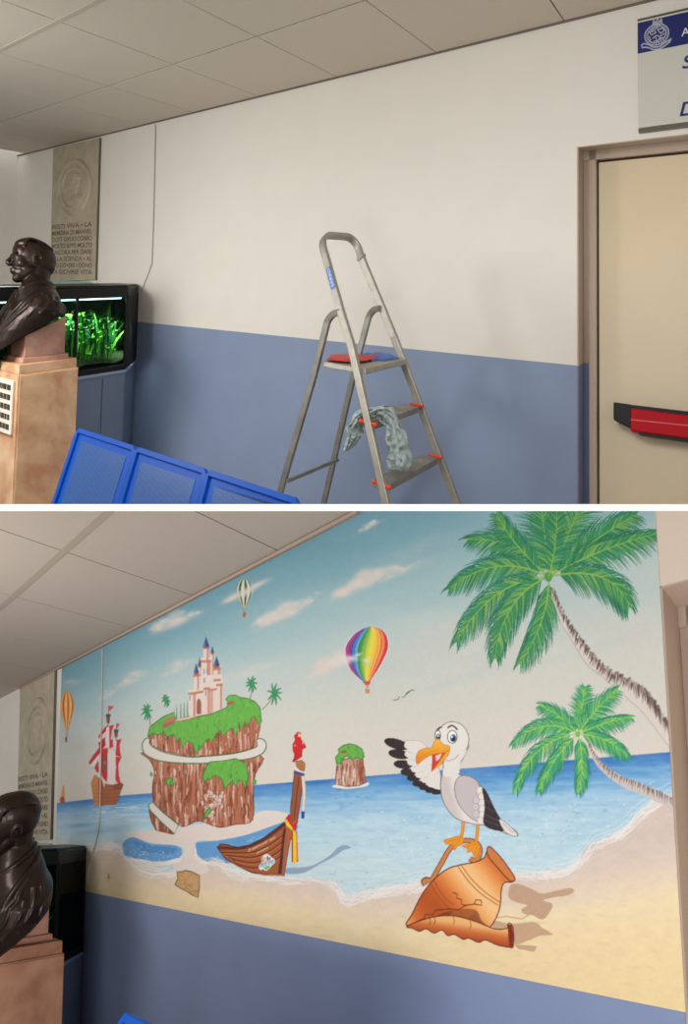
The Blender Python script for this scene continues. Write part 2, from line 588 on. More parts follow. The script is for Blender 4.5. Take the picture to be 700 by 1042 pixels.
# crest: crowned shield in a wreath over a ribbon, thin raised print
def onface(x, y): return sp(x, y, 0.0205)
mb = MB()
def stroke_px(pts, w):
    for i in range(len(pts) - 1):
        a, b = V((*pts[i], 0)), V((*pts[i + 1], 0))
        d = (b - a); nrm = V((-d.y, d.x, 0)).normalized() * w / 2
        d = d.normalized() * w * 0.25
        q = [a - d + nrm, b + d + nrm, b + d - nrm, a - d - nrm]
        mb.prism([onface(p.x, p.y) for p in q], -R.n * 0.0006)
cx_, cy_ = 668.2, 36.0
ring = [(cx_ + 12.3 * math.cos(t), cy_ + 10.8 * math.sin(t) - 1 - 2.2 * math.cos(t)) for t in [i * 2 * math.pi / 26 for i in range(27)]]
stroke_px(ring, 1.0)
ring = [(cx_ + 9.4 * math.cos(t), cy_ + 8.2 * math.sin(t) - 1 - 1.8 * math.cos(t)) for t in [i * 2 * math.pi / 22 for i in range(23)]]
stroke_px(ring, .8)
rr = random.Random(3)
for i in range(24):
    t = i * 2 * math.pi / 24
    a = (cx_ + 9.6 * math.cos(t), cy_ + 8.4 * math.sin(t) - 1 - 1.9 * math.cos(t)); b = (cx_ + 12.4 * math.cos(t + .14), cy_ + 11 * math.sin(t + .14) - 1 - 2.2 * math.cos(t))
    stroke_px([a, b], .7)
for pts in ([(664, 26), (665, 20.5), (667, 23.5), (669, 19), (671, 22.5), (673, 18.8), (673.6, 24.5), (664, 26)], [(664.6, 23.8), (673, 22)],
            [(661, 33), (666, 31), (667.5, 33), (663, 35.5), (661, 33)], [(669, 30), (674, 28.6), (676, 31), (672, 34), (669, 30)],
            [(664, 39), (668, 36), (672, 37.5), (669, 42), (665, 42)], [(672, 36.4), (676.5, 34)], [(660.5, 37), (662, 41)],
            [(666, 29.4), (669.6, 27.8)], [(663, 31.6), (665, 29)], [(671, 40), (675, 38)], [(667, 38), (668.4, 41.8)]):
    stroke_px(pts, 1.0)
stroke_px([(652.6, 46), (655, 44.2), (660, 45.4), (665, 48), (671, 47.4), (676, 43.6), (683, 39.4)], 1.3)
stroke_px([(653.4, 48.6), (656, 48), (660.5, 48.6), (665, 50.6), (671.5, 49.6), (677, 46), (681.5, 42.4)], 1.3)
stroke_px([(652.6, 46), (653.4, 48.6)], 1); stroke_px([(683, 39.4), (681.5, 42.4)], 1)
M['crest'] = mat('pale_grey_print', rgb(186, 190, 204), 0.5)
mb.build('crest', M['crest'], sg)
mb = MB()
put_text(mb, 'A', sp(693.2, 37.2, .0205), r, R.U, height=(sp(693.2, 37.2) - sp(693.2, 29.2)).length)
mb.build('header_lettering', M['letter_white'], sg)
mb = MB()
put_text(mb, 'S', sp(694.0, 70.3, .0205), r, R.U, height=(sp(694, 70.3) - sp(694, 57)).length, shear=.25, bold=.01)
mb.build('sign_lettering', M['navy'], sg)
mb = MB()
put_text(mb, 'D', sp(691.4, 118.4, .0205), r, R.U, height=(sp(691.4, 118.4) - sp(691.4, 104.5)).length, shear=.25, bold=.01)
mb.build('sign_lettering', M['navy'], sg)

# ================================================================== stone plaque with medallion and inscription
LINES = ['RESTI VIVA • LA', 'MEMORIA DI MANVEL', 'DOTT GIVLIO CONSO', 'MOLTO SEPPE MOLTO', 'ANCORA PER DARE', 'ALLA SCIENZA • AL', 'SVO DOVERE • DONO', 'LA GIOVINE VITA']
def plaque(R, tl, tr, br, ybot_l, med, lines_y, lx, label):
    """corner pixels; med = medallion centre x,y and right / up pixel radii"""
    th = 0.016
    a, b, c = R.w(*tl, th), R.w(*tr, th), R.w(*br, th)
    d = hit(tl[0] - (tr[0] - br[0]) * .8, ybot_l, R.o + R.n * th, R.n)
    root = thing('memorial_plaque', label, 'plaque', d)
    mb = MB(); mb.prism([a, b, c, d], -R.n * (th - .001))
    mb.build('stone_slab', M['stone'], root, bevel=.002)
    r = -R.L
    mb = MB(); mb.prism([b, b + r * .009, c + r * .009, c], -R.n * (th + 0.0 - .001))
    mb.build('slab_border', M['stone_edge'], root)
    # medallion
    C = R.w(med[0], med[1], th)
    ra = (R.w(med[0] + med[2], med[1], th) - R.w(med[0] - med[2], med[1], th)).length / 2
    rb = (R.w(med[0], med[1] - med[3], th) - R.w(med[0], med[1] + med[3], th)).length / 2
    # sculpted relief as a fine height field inside a disc
    N, K = 120, 56
    vs, fs = [], []
    def prof(u, v):
        rr_ = math.hypot(u, v)
        h = 0
        h += .006 * math.exp(-((rr_ - .97) / .035) ** 2)
        h += .005 * math.exp(-((rr_ - .74) / .03) ** 2)
        if rr_ < .72: h -= .005
        def bl(x, y, sx, sy, k, rot=0):
            dx, dy = u - x, v - y
            X = dx * math.cos(rot) + dy * math.sin(rot); Y = -dx * math.sin(rot) + dy * math.cos(rot)
            q = (X / sx) ** 2 + (Y / sy) ** 2
            return k * max(0, 1 - q) ** .5 if q < 1 else 0
        if rr_ < .72:
            h += max(bl(.02, .2, .3, .33, .014), bl(-.2, .14, .13, .06, .013, .5), bl(.08, -.12, .17, .24, .011), bl(.06, -.45, .5, .22, .011, .1), bl(-.12, -.02, .14, .12, .011), bl(.1, .38, .3, .16, .015, -.2))
            h -= bl(.12, .14, .05, .08, .006)
            h -= bl(-.08, .18, .05, .03, .005)
        elif rr_ < .95:
            a_ = math.atan2(v, u)
            if a_ > -2.2 and True:
                h += .0022 if (math.sin(a_ * 46) > .1 and .8 < rr_ < .9) else 0
        return h
    for i in range(K + 1):
        rr_ = 1.02 * i / K
        for j in range(N):
            t = 2 * math.pi * j / N
            u, v = rr_ * math.cos(t), rr_ * math.sin(t)
            e = prof(u, v) if i < K else -.0005
            vs.append(C + r * (u * ra) + R.U * (v * rb) + R.n * (.0065 + 1.7 * e if i < K else -.001))
    for i in range(K):
        for j in range(N):
            fs.append((i * N + j, i * N + (j + 1) % N, (i + 1) * N + (j + 1) % N, (i + 1) * N + j))
    mb = MB(); mb.add(vs, fs)
    mb.build('medallion', M['stone'], root, smooth=True)
    for s, y in zip(LINES, lines_y):
        sl = y[1]
        p = R.w(lx[0], y[0] , th + .0008); q = R.w(lx[1], y[0], th + .0008)
        # follow the wall's own level direction
        w_ = (q - p).dot(r)
        k = (lx[1] - CX) / F
        t = (k * p.y - p.x) / (r.x - k * r.y)
        h_ = (R.w(lx[0], y[0], th) - R.w(lx[0], y[0] - sl, th)).length
        mb = MB(); put_text(mb, s, p, r, R.U, width=t, height=h_, bold=.015); mb.build('inscription_line', M['letter'], root)
    return root
plaque(RU, (53.2, 151.5), (101.8, 139.8), (96.5, 285), 290, (76.5, 190.5), [(0, 0)] and [], (52, 94), 'tmp') if False else None
ly = [(233.5 + i * 6.45 , 4.4) for i in range(8)]
plaque(RU, (54.0, 151.2), (101.0, 140.0), (96.8, 284.5), 286.5, (75.5, 191, 16, 27), ly, (53, 93.4),
       'tall grey stone memorial plaque with portrait medallion, on the plain white and blue wall')
ly = [(795.5 + i * 7.6, 4.9) for i in range(8)]
plaque(RL, (20.4, 700.3), (55.5, 682.8), (51.0, 854.5), 855.5, (37, 744, 11.6, 34), ly, (18.5, 48.5),
       'tall grey stone memorial plaque with portrait medallion, at the left edge of the painted mural')

def ledge(R, x0, x1, y, label):
    mb = MB(); a, b = R.w(x0, y, .001), R.w(x1, y - .0 , .001)
    k = (x1 - CX) / F; r_ = -R.L
    b = a + r_ * ((k * a.y - a.x) / (r_.x - k * r_.y))
    mb.prism([a, b, b + R.n * .07, a + R.n * .07], R.U * .012)
    return tagp(mb.build('glass_ledge', M['teal'], bevel=.001), label, 'ledge')
ledge(RU, 49, 98.5, 289, 'thin teal glass ledge under the plaque on the plain wall')
ledge(RL, 28, 54, 858.8, 'thin teal glass ledge under the plaque beside the mural')
# ================================================================== cable on each wall
def cable(R, pts, label):
    mb = MB(); mb.tube([R.w(x, y, .006) for x, y in pts], .0045, 6)
    o = mb.build('wall_cable', M['cable'], smooth=True)
    return tagp(o, label, 'cable')
cable(RU, [(158.3, 127), (157.2, 180), (156, 230), (154.6, 268), (150, 281), (144, 296)], 'thin grey cable running down the plain wall behind the lit aquarium')
cable(RL, [(104.2, 660), (103.6, 720), (102.5, 790), (101.3, 838), (97.5, 858), (91, 880), (88, 900)], 'thin grey cable running down the painted mural beside the dark aquarium')

# ================================================================== aquariums on cabinets
def solve_c(R, W0, xt):
    lo, hi = 0.0, 1.0
    for _ in range(50):
        c = (lo + hi) / 2
        F1 = W0 - R.L * c - R.B * c
        x = px(F1)[0]
        if x > xt: lo = c
        else: hi = c
    return c

def aquarium(R, wpx, xfront, hgt, postx, label, clabel, plabel, lit, floorf):
    W0 = R.w(*wpx)
    W0 = W0 + R.n * 0.004
    c = solve_c(R, W0, xfront)
    O = W0 - R.L * c
    Dp, Ln = 0.62, 1.35
    def pt(s, t, z=0): return O + R.L * s - R.B * t + R.U * z
    foot = [(c, 0.0), (0, c), (0, Ln), (Dp, Ln), (Dp, 0.0)]
    def ringp(z, ins=0.0):
        pts = []
        cx0 = sum(f[0] for f in foot) / 5; cy0 = sum(f[1] for f in foot) / 5
        for s, t in foot:
            ds, dt = s - cx0, t - cy0; l = math.hypot(ds, dt)
            pts.append(pt(s - ds / l * ins, max(0, t - dt / l * ins), z))
        return pts
    root = thing('aquarium', label, 'aquarium', pt(Dp / 2, Ln / 2, -hgt))
    H = 0.085
    mb = MB(); mb.prism(ringp(-H), R.U * (H - 0.012)); mb.build('hood', M['black'], root, bevel=.004)
    mb = MB(); mb.prism(ringp(-0.011, .01), R.U * 0.011); mb.build('lid', M['black'], root, bevel=.002)
    mb = MB(); mb.prism(ringp(-hgt), R.U * 0.035); mb.build('base_rim', M['black'], root, bevel=.003)
    # corner posts
    pw = 0.022
    for (s, t) in ((c, .012), (0.006, c), (0.006, Ln - .02), (Dp - .01, Ln - .02), (Dp - .01, .012)):
        mb = MB()
        mb.sweep([pt(s + .006, t, -hgt + .02), pt(s + .006, t, -H + .01)], pw, pw, R.L)
        mb.build('frame_post', M['black'], root)
    if postx:
        k = (postx - CX) / F
        p = pt(0.006, 0, -.2); b = -R.B
        t = (k * p.y - p.x) / (b.x - k * b.y)
        mb = MB()
        mb.sweep([pt(.006, t, -hgt + .02), pt(.006, t, -H + .01)], .016, .016, R.L)
        mb.build('frame_post', M['black'], root)
    # panes: two front panes and the chamfered one; back panel
    for (p, q, nm) in (((.0025, c), (.0025, Ln), 'front_pane'), ((c, 0.004), (.002, c), 'chamfer_pane')):
        mb = MB()
        a, b_ = pt(*p, -hgt + .03), pt(*q, -hgt + .03)
        mb.prism([a, b_, b_ + R.U * (hgt - H - .028), a + R.U * (hgt - H - .028)], R.L * .004)
        mb.build('tank_pane', M['black'] if (nm == 'chamfer_pane' and lit) else M['glass'], root)  # lit tank's chamfer pane is opaque black, to stop lamp light leaking
    mb = MB()
    a, b_ = pt(Dp - .012, .01, -hgt + .03), pt(Dp - .012, Ln - .02, -hgt + .03)
    mb.prism([a, b_, b_ + R.U * (hgt - H - .03), a + R.U * (hgt - H - .03)], R.L * .006)
    a, b_ = pt(c + .02, .014, -hgt + .03), pt(Dp - .02, .014, -hgt + .03)
    mb.prism([a, b_, b_ + R.U * (hgt - H - .03), a + R.U * (hgt - H - .03)], -R.B * .006)
    a, b_ = pt(.02, Ln - .02, -hgt + .03), pt(Dp - .02, Ln - .02, -hgt + .03)
    mb.prism([a, b_, b_ + R.U * (hgt - H - .03), a + R.U * (hgt - H - .03)], -R.B * .006)
    mb.build('back_panel', M['back'], root)
    # gravel bed
    mb = MB()
    nx, ny = 10, 22
    vs = []
    rg = random.Random(5)
    for i in range(nx + 1):
        for j in range(ny + 1):
            s = .02 + (Dp - .05) * i / nx; t = .03 + (Ln - .07) * j / ny
            if s + t < c + .03: s = c + .03 - t
            vs.append(pt(s, t, -hgt + .05 + .02 * rg.random() + .05 * i / nx))
    mb.add(vs, [(i * (ny + 1) + j, i * (ny + 1) + j + 1, (i + 1) * (ny + 1) + j + 1, (i + 1) * (ny + 1) + j) for i in range(nx) for j in range(ny)])
    mb.build('gravel_bed', M['gravel'], root, smooth=True)
    # lamp under the hood
    if lit:
        mb = MB(); mb.tube([pt(.05, c + .03, -H - .004), pt(.05, Ln - .05, -H - .004)], .007, 8)
        mb.build('lamp_tube', M['tube'], root, smooth=True)
    # plants
    mb = MB()
    rg = random.Random(11)
    def blade(s, t, h, w, lean, cur, mi):
        base = pt(s, t, -hgt + .06)
        a = rg.uniform(0, 6.28)
        dl = R.L * math.cos(a) - R.B * math.sin(a)
        side = (R.L * -math.sin(a + .6) - R.B * math.cos(a + .6)).normalized()
        n = 7
        pr = None
        for i in range(n + 1):
            k = i / n
            p = base + R.U * (h * (k - .25 * cur * k * k)) + dl * (lean * k * k)
            ww = w * math.sin(math.pi * (.12 + .86 * k)) + .0008
            l, r_ = p - side * ww, p + side * ww
            # keep inside
            if pr: mb.add([pr[0], pr[1], r_, l], [(0, 1, 2, 3)], mi)
            pr = (l, r_)
    H2 = hgt - H - .07
    for i in range(520):
        s = rg.uniform(.07, Dp - .1); t = rg.uniform(.1, Ln - .12)
        if s + t < c + .14: continue
        typ = rg.random()
        if typ < .55: blade(s, t, H2 * rg.uniform(.55, 1.0), rg.uniform(.003, .010), rg.uniform(-.14, .14), rg.uniform(0, 1.2), 0 if rg.random() < .42 else 1)
        else:
            b_ = pt(s, t, -hgt + .05 + rg.uniform(0, H2 * .75))
            for q in range(5):
                aa = rg.uniform(0, 6.28); dl = (R.L * math.cos(aa) - R.B * math.sin(aa)); ln = rg.uniform(.03, .075); w_ = ln * .36
                sd = (R.L * -math.sin(aa) - R.B * math.cos(aa)); up = R.U * rg.uniform(-.01, .03)
                mb.add([b_, b_ + dl * ln * .5 + sd * w_ + up, b_ + dl * ln + up * 1.3, b_ + dl * ln * .5 - sd * w_ + up], [(0, 1, 2, 3)], 0 if rg.random() < .35 else 1)
    pl = mb.build('water_plants', [M['leaf'], M['leaf2']], smooth=True)
    tagp(pl, plabel, 'plants', kind='stuff')
    if True:
        li = bpy.data.lights.new('aquarium_light', 'AREA'); li.shape = 'RECTANGLE'; li.size = .3; li.size_y = Ln - .25
        li.spread = math.radians(70); li.energy = 17.0 if lit else 2.0; li.color = (.8, 1.0, .9)  # in the unlit tank a weak added fill, so its plants show
        lo = bpy.data.objects.new('aquarium_light', li); COL.objects.link(lo)
        cpt = pt(.22, Ln / 2 + .05, -H - .03)
        Z = R.U; Y = (-R.B - Z * (-R.B).dot(Z)).normalized(); X = Y.cross(Z)
        lo.matrix_world = Matrix.Translation(cpt) @ Matrix((X, Y, Z)).transposed().to_4x4()
    # cabinet below
    top = -hgt - .0015
    ct = thing('aquarium_cabinet', clabel, 'cabinet', floorf(pt(Dp / 2, Ln / 2, -hgt - .3)))
    def r2(z, k):
        return [pt(s + ds, t, z) for (s, t), ds in zip(foot, (0, 0, 0, 0, 0))]
    mb = MB(); mb.prism([p for p in ringp(top - .018, -.006)], R.U * .018); mb.build('cabinet_top', M['cabinet_top'], ct, bevel=.002)
    tp = ringp(top - .019, .004); bt = [floorf(p) for p in tp]
    mb = MB(); n = 5
    mb.add(tp + bt, [(0, 1, 2, 3, 4), (9, 8, 7, 6, 5)] + [(i, (i + 1) % n, n + (i + 1) % n, n + i) for i in range(n)])
    mb.build('cabinet_body', M['cabinet'], ct)
    # doors on the long front with a dark joint between
    if lit:
        k = (104 - CX) / F
        p = pt(0.0, 0, top); b = -R.B
        tj = (k * p.y - p.x) / (b.x - k * b.y)
        for (ta, tb) in ((c + .012, tj - .003), (tj + .003, tj + .42), (tj + .426, Ln - .01)):
            if tb - ta < .03: continue
            mb = MB()
            q = [pt(-.008, ta, top - .035), pt(-.008, tb, top - .035)]
            mb.prism([q[0], q[1], floorf(q[1]), floorf(q[0])], R.L * .014)
            mb.build('cabinet_door', M['cabinet'], ct, bevel=.002)
    return pt, c
upf = lambda p: zclip(p, p - RU.U * 3, ZT + 0.0004)
lof = lambda p: downto(RL, p) + RL.U * .0005
A1_ = aquarium(RU, (141.5, 289), 131, 0.585, 78, 'black framed aquarium with green plants glowing under its lamp, behind the bust',
               'slate blue cabinet carrying the lit aquarium', 'bright green water plants inside the lit aquarium', True, upf)
A2_ = aquarium(RL, (88.5, 860), 60, 0.60, None, 'dark unlit black framed aquarium beside the painted mural',
               'slate blue cabinet under the dark aquarium', 'dim green water plants inside the dark aquarium', False, lof)
print('chamfer', A1_[1], A2_[1])

# ================================================================== marble pedestals
def pedestal(R, corner, depth, wB, wL, floorf, label, plate=True, mar=None):
    """corner: pixel of the near top corner of the main block"""
    C = P(corner[0], corner[1], depth)
    mar = mar or M['marble']
    Lh, Bh, U = R.L, R.B, R.U
    root = thing('marble_pedestal', label, 'pedestal', floorf(C + Lh * wL / 2 + Bh * wB / 2))
    def blk(z0, z1, ins, name, m, bev=.004, top_ins=None):
        a = C + Lh * ins + Bh * ins + U * z0
        L2, B2 = Lh * (wL - 2 * ins), Bh * (wB - 2 * ins)
        mb = MB(); mb.box(a, L2, B2, U * (z1 - z0))
        return mb.build(name, m, root, bevel=bev)
    # main block down to the floor
    q = [C, C + Lh * wL, C + Lh * wL + Bh * wB, C + Bh * wB]
    bt = [floorf(p) for p in q]
    mb = MB(); mb.add(q + bt, [(0, 1, 2, 3), (7, 6, 5, 4)] + [(i, (i + 1) % 4, 4 + (i + 1) % 4, 4 + i) for i in range(4)])
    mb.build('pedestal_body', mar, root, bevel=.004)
    # raised facing slab on the side turned to the right
    mb = MB()
    a = C + Bh * .012 - Lh * .006 - U * .008; b = C + Bh * (wB - .004) - Lh * .006 - U * .008
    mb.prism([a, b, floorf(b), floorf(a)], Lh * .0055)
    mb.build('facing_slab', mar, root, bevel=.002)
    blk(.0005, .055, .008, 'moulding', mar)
    blk(.0555, .085, .045, 'moulding', M['marble_pink'])
    # neck block, top cut on a slant under the bust
    ins = .062
    a = C + Lh * ins + Bh * ins + U * .0855
    L2, B2 = Lh * (wL - 2 * ins), Bh * (wB - 2 * ins)
    v = [a, a + L2, a + L2 + B2, a + B2]
    f_ = pedestal.face
    tops = []
    for p in v:
        tops.append(p + U * .05)
    # higher at the back of the bust (towards +B)
    bo = pedestal.bust
    rz = Matrix.Rotation(bo.rotation_euler.z, 3, 'Z')
    pn = rz @ CUTN; pc = bo.location + rz @ CUTP - pn * .0015
    def up_to(p, q):
        t_ = (pc - p).dot(pn) / U.dot(pn)
        return p + U * max(.012, min(.22, t_))
    n_ = 8
    tops = [up_to(p, None) for p in v]
    print('neck heights', [round((t_ - p).length, 3) for t_, p in zip(tops, v)])
    mb = MB(); mb.add(v + tops, [(3, 2, 1, 0), (4, 5, 6, 7)] + [(i, (i + 1) % 4, 4 + (i + 1) % 4, 4 + i) for i in range(4)])
    mb.build('neck_block', M['marble_pink'], root, bevel=.003)
    if plate:
        pw = .16
        def fp(s, z, o=.0): return C + Lh * s - Bh * o + U * z
        mb = MB(); mb.prism([fp(.022, -.03), fp(.19, -.03), fp(.19, -.33), fp(.022, -.33)], -Bh * .02)
        pt_ = mb.build('name_plate', M['cream'], root, bevel=.008)
        rg = random.Random(2)
        for i in range(5):
            z = -.055 - i * .054
            s = .035
            mb = MB()
            while s < .175:
                w_ = rg.uniform(.012, .045)
                w_ = min(w_, .18 - s)
                mb.prism([fp(s, z, .0202), fp(s + w_, z, .0202), fp(s + w_, z - .030, .0202), fp(s, z - .030, .0202)], -Bh * .002)
                s += w_ + .008
            mb.build('raised_letters', M['slot'], pt_)
    return C, root
pedestal.face = None
# ================================================================== bronze bust (local: +X face, +Y its left, +Z up, metres)
def sculpt(build, voxel, smooth, name):
    mb = MB(); build(mb)
    me = bpy.data.meshes.new(name)
    me.from_pydata([tuple(p) for p in mb.v], [], mb.f)
    bm = bmesh.new(); bm.from_mesh(me); bmesh.ops.recalc_face_normals(bm, faces=bm.faces); bm.to_mesh(me); bm.free()
    o = bpy.data.objects.new(name, me); COL.objects.link(o)
    md = o.modifiers.new('r', 'REMESH'); md.mode = 'VOXEL'; md.voxel_size = voxel; md.use_smooth_shade = True
    ms = o.modifiers.new('s', 'SMOOTH'); ms.factor = .5; ms.iterations = smooth
    dg = bpy.context.evaluated_depsgraph_get(); dg.update()
    out = bpy.data.meshes.new_from_object(o.evaluated_get(dg))
    out.name = name
    bpy.data.objects.remove(o)
    return out

def rotm(ax, deg): return Matrix.Rotation(math.radians(deg), 3, ax)
def bust_blobs(mb):
    B = lambda c, rx, ry, rz, rot=None: mb.ball(c, rx, ry, rz, rot, nu=30, nv=18)
    T = lambda pts, r, seg=14, radii=None: mb.tube(smooth3d(pts), r, seg, radii=[np.interp(i, np.linspace(0, len(smooth3d(pts)) - 1, len(radii)), radii) for i in range(len(smooth3d(pts)))] if radii else None)
    sec = [(-.06, -.034, .066, .064), (-.10, -.036, .082, .092), (-.135, -.038, .098, .132), (-.17, -.036, .110, .172), (-.205, -.034, .118, .200),
           (-.24, -.032, .138, .246), (-.30, -.018, .148, .256), (-.36, .006, .152, .226), (-.42, .03, .156, .19), (-.48, .05, .155, .15), (-.56, .06, .14, .12)]
    rings = []
    ns = 44
    for z, cx, hx, hy in sec:
        rings.append([V((cx + hx * math.copysign(abs(math.cos(t)) ** .85, math.cos(t)), hy * math.copysign(abs(math.sin(t)) ** .85, math.sin(t)), z)) for t in [2 * math.pi * k / ns for k in range(ns)]])
    mb._rings(rings, 0)
    B((-.022, 0, .060), .110, .082, .098)
    B((-.045, 0, .040), .088, .080, .085)
    B((.042, 0, .068), .052, .062, .068)
    B((.042, 0, .012), .056, .060, .078)
    B((.034, 0, -.045), .060, .052, .052, rotm('Y', 15))
    B((.012, 0, -.028), .070, .063, .056, rotm('Y', 22))
    B((.072, 0, -.084), .024, .026, .022)
    for q in (1, -1):
        B((.050, q * .036, -.002), .032, .024, .032)
        B((.088, q * .028, .049), .013, .027, .008, rotm('X', -8 * q))
        B((.080, q * .030, .030), .012, .014, .009)
        pts = [(-.014 + .019 * math.cos(t) - .006 * math.sin(t), q * (.083 + .007 * math.sin(t * .5)), .018 + .032 * math.sin(t)) for t in [math.radians(a) for a in range(-50, 200, 20)]]
        mb.tube(pts, .0055, 10)
        B((-.008, q * .079, .016), .013, .007, .020); B((-.004, q * .078, -.010), .009, .007, .010)
        B((.110, q * .011, -.012), .012, .008, .008)
    T([(.090, 0, .050), (.102, 0, .026), (.119, 0, -.002), (.115, 0, -.013)], .01, radii=[.008, .0095, .0125, .010])
    B((.086, 0, -.043), .017, .027, .024)
    B((.098, 0, -.036), .011, .021, .0055); B((.096, 0, -.050), .011, .018, .0068)
    T([(-.045, 0, .02), (-.040, 0, -.05), (-.036, 0, -.12), (-.034, 0, -.2)], .07, 24, radii=[.066, .064, .070, .09])
    # hair: a close cap with combed strands and a parting
    B((-.034, 0, .068), .106, .088, .098)
    B((.022, .006, .120), .066, .062, .036, rotm('Y', 18))
    for i in range(17):
        a = -.070 + i * .00875
        T([(.074 - abs(a) * .35, a * .95, .112 - abs(a) * .35), (.025, a * 1.08, .158 - a * a * 5.2), (-.055, a * 1.08, .157 - a * a * 5.4), (-.108, a * .9, .110)], .0036, 8)
    # shirt collar, tie, lapels, jacket folds
    def S(th, z, out=0.0):
        zz = [q_[0] for q_ in sec][::-1]
        cx, hx, hy = [float(np.interp(z, zz, [q_[j] for q_ in sec][::-1])) for j in (1, 2, 3)]
        t_ = math.radians(th); c_, s_ = math.cos(t_), math.sin(t_)
        return V((cx + (hx + out) * math.copysign(abs(c_) ** .85, c_), (hy + out) * math.copysign(abs(s_) ** .85, s_), z))
    for q in (1, -1):
        T([S(q * 170, -.085), S(q * 125, -.088), S(q * 75, -.112), S(q * 25, -.155)], .011)                                        # shirt collar
        T([S(q * 172, -.112), S(q * 125, -.122), S(q * 88, -.150), S(q * 60, -.20), S(q * 42, -.27), S(q * 26, -.35), S(q * 10, -.455)], .012)   # jacket collar and lapel
        T([S(q * 96, -.158), S(q * 78, -.195), S(q * 74, -.215), S(q * 60, -.235)], .009)
        T([S(q * 60, -.235), S(q * 56, -.29), S(q * 40, -.36), S(q * 22, -.45)], .008)
        T([S(q * 100, -.19), S(q * 92, -.25), S(q * 84, -.33)], .009)
        T([S(q * 116, -.20), S(q * 108, -.26), S(q * 104, -.32)], .009)
        T([S(q * 84, -.215), S(q * 77, -.27), S(q * 66, -.35)], .007)
    T([S(0, -.150), S(0, -.20, .01), S(0, -.30, .012), S(0, -.40, .014), S(0, -.47, .014)], .02, radii=[.014, .016, .019, .021, .02])
def smooth3d(pts, k=5):
    pts = [V(p) for p in pts]; out = []; n = len(pts)
    for i in range(n - 1):
        a, b, c, d = pts[max(i - 1, 0)], pts[i], pts[i + 1], pts[min(i + 2, n - 1)]
        for j in range(k):
            t = j / k
            out.append(.5 * ((2 * b) + (c - a) * t + (2 * a - 5 * b + 4 * c - d) * t * t + (3 * b - a - 3 * c + d) * t ** 3))
    return out + [pts[-1]]
BME = sculpt(bust_blobs, .0034, 5, 'bronze_bust')
bm = bmesh.new(); bm.from_mesh(BME)
_r = Matrix.Rotation(math.radians(-222), 3, 'Z')
CUTP, CUTN = _r @ V((-.095, -.05, -.462)), V((0, 0, 1))
CUTN = _r @ (V((-.51, 1, .27)).cross(V((.89, .45, .76))))
if CUTN.z < 0: CUTN = -CUTN
CUTN.normalize()
bmesh.ops.bisect_plane(bm, geom=bm.verts[:] + bm.edges[:] + bm.faces[:], plane_co=CUTP, plane_no=CUTN, clear_inner=True)
bmesh.ops.holes_fill(bm, edges=[e for e in bm.edges if e.is_boundary])
bm.to_mesh(BME); bm.free()
BME.materials.append(M['bronze'])
BME.polygons.foreach_set('use_smooth', [True] * len(BME.polygons))
def place_bust(me, headpx, depth, facing_deg, scale, label, tilt=0):
    o = bpy.data.objects.new('bronze_bust', me); COL.objects.link(o)
    o.location = P(headpx[0], headpx[1], depth)
    o.rotation_euler = (0, math.radians(tilt), math.radians(facing_deg))
    o.scale = (scale,) * 3
    WL[o] = o.location.copy()
    return tagp(o, label, 'bust')
# its origin: move the mesh so it hangs from the object's own base
B1 = place_bust(BME, (31.0, 272), 3.52, 222, 1.0, 'dark bronze bust of a man in a suit, in front of the lit green aquarium')
B2 = place_bust(BME, (8, 846), 2.77, 222, 1.0, 'dark bronze bust, its face cut off at the left, beside the painted mural')

pedestal.bust = B1
C1, PD1 = pedestal(RU, (18, 382), 3.3, .38, .36, upf, 'peach marble pedestal with a cream name plate, on the floor by the lit aquarium')
pedestal.bust = B2
C2, PD2 = pedestal(RL, (-19, 985), 2.55, .38, .36, lof, 'peach marble pedestal, toned as in dimmer light, left of the painted mural', plate=False, mar=M['marble_dim'])

# ================================================================== the painted mural (brushwork rasterised to paint colours on a fine wall mesh)
SS = 2
X0, Y0, X1, Y1 = 50, 512, 706, 1042
HH, WW = (Y1 - Y0) * SS, (X1 - X0) * SS
yy, xx = np.mgrid[0:HH, 0:WW]
PX = X0 + (xx + .5) / SS
PY = Y0 + (yy + .5) / SS
rng = np.random.default_rng(7)

def vnoise(sx, sy, seed=0, octs=3):
    r = np.random.default_rng(seed)
    out = np.zeros((HH, WW)); amp = 1; tot = 0
    for o in range(octs):
        gx = int((X1 - X0) / sx) + 4; gy = int((Y1 - Y0) / sy) + 4
        g = r.random((gy, gx))
        fx = (PX[0] - X0) / sx; fy = (PY[:, 0] - Y0) / sy
        ix = fx.astype(int); iy = fy.astype(int); tx = fx - ix; ty = fy - iy
        tx = tx * tx * (3 - 2 * tx); ty = ty * ty * (3 - 2 * ty)
        a = g[iy][:, ix]; b = g[iy][:, ix + 1]; c = g[iy + 1][:, ix]; d = g[iy + 1][:, ix + 1]
        v = (a * (1 - tx) + b * tx) * (1 - ty)[:, None] + (c * (1 - tx) + d * tx) * ty[:, None]
        out += v * amp; tot += amp; amp *= .5; sx /= 2; sy /= 2
    return out / tot

IMG = np.zeros((HH, WW, 3))
def A(c): return np.array(c, float)

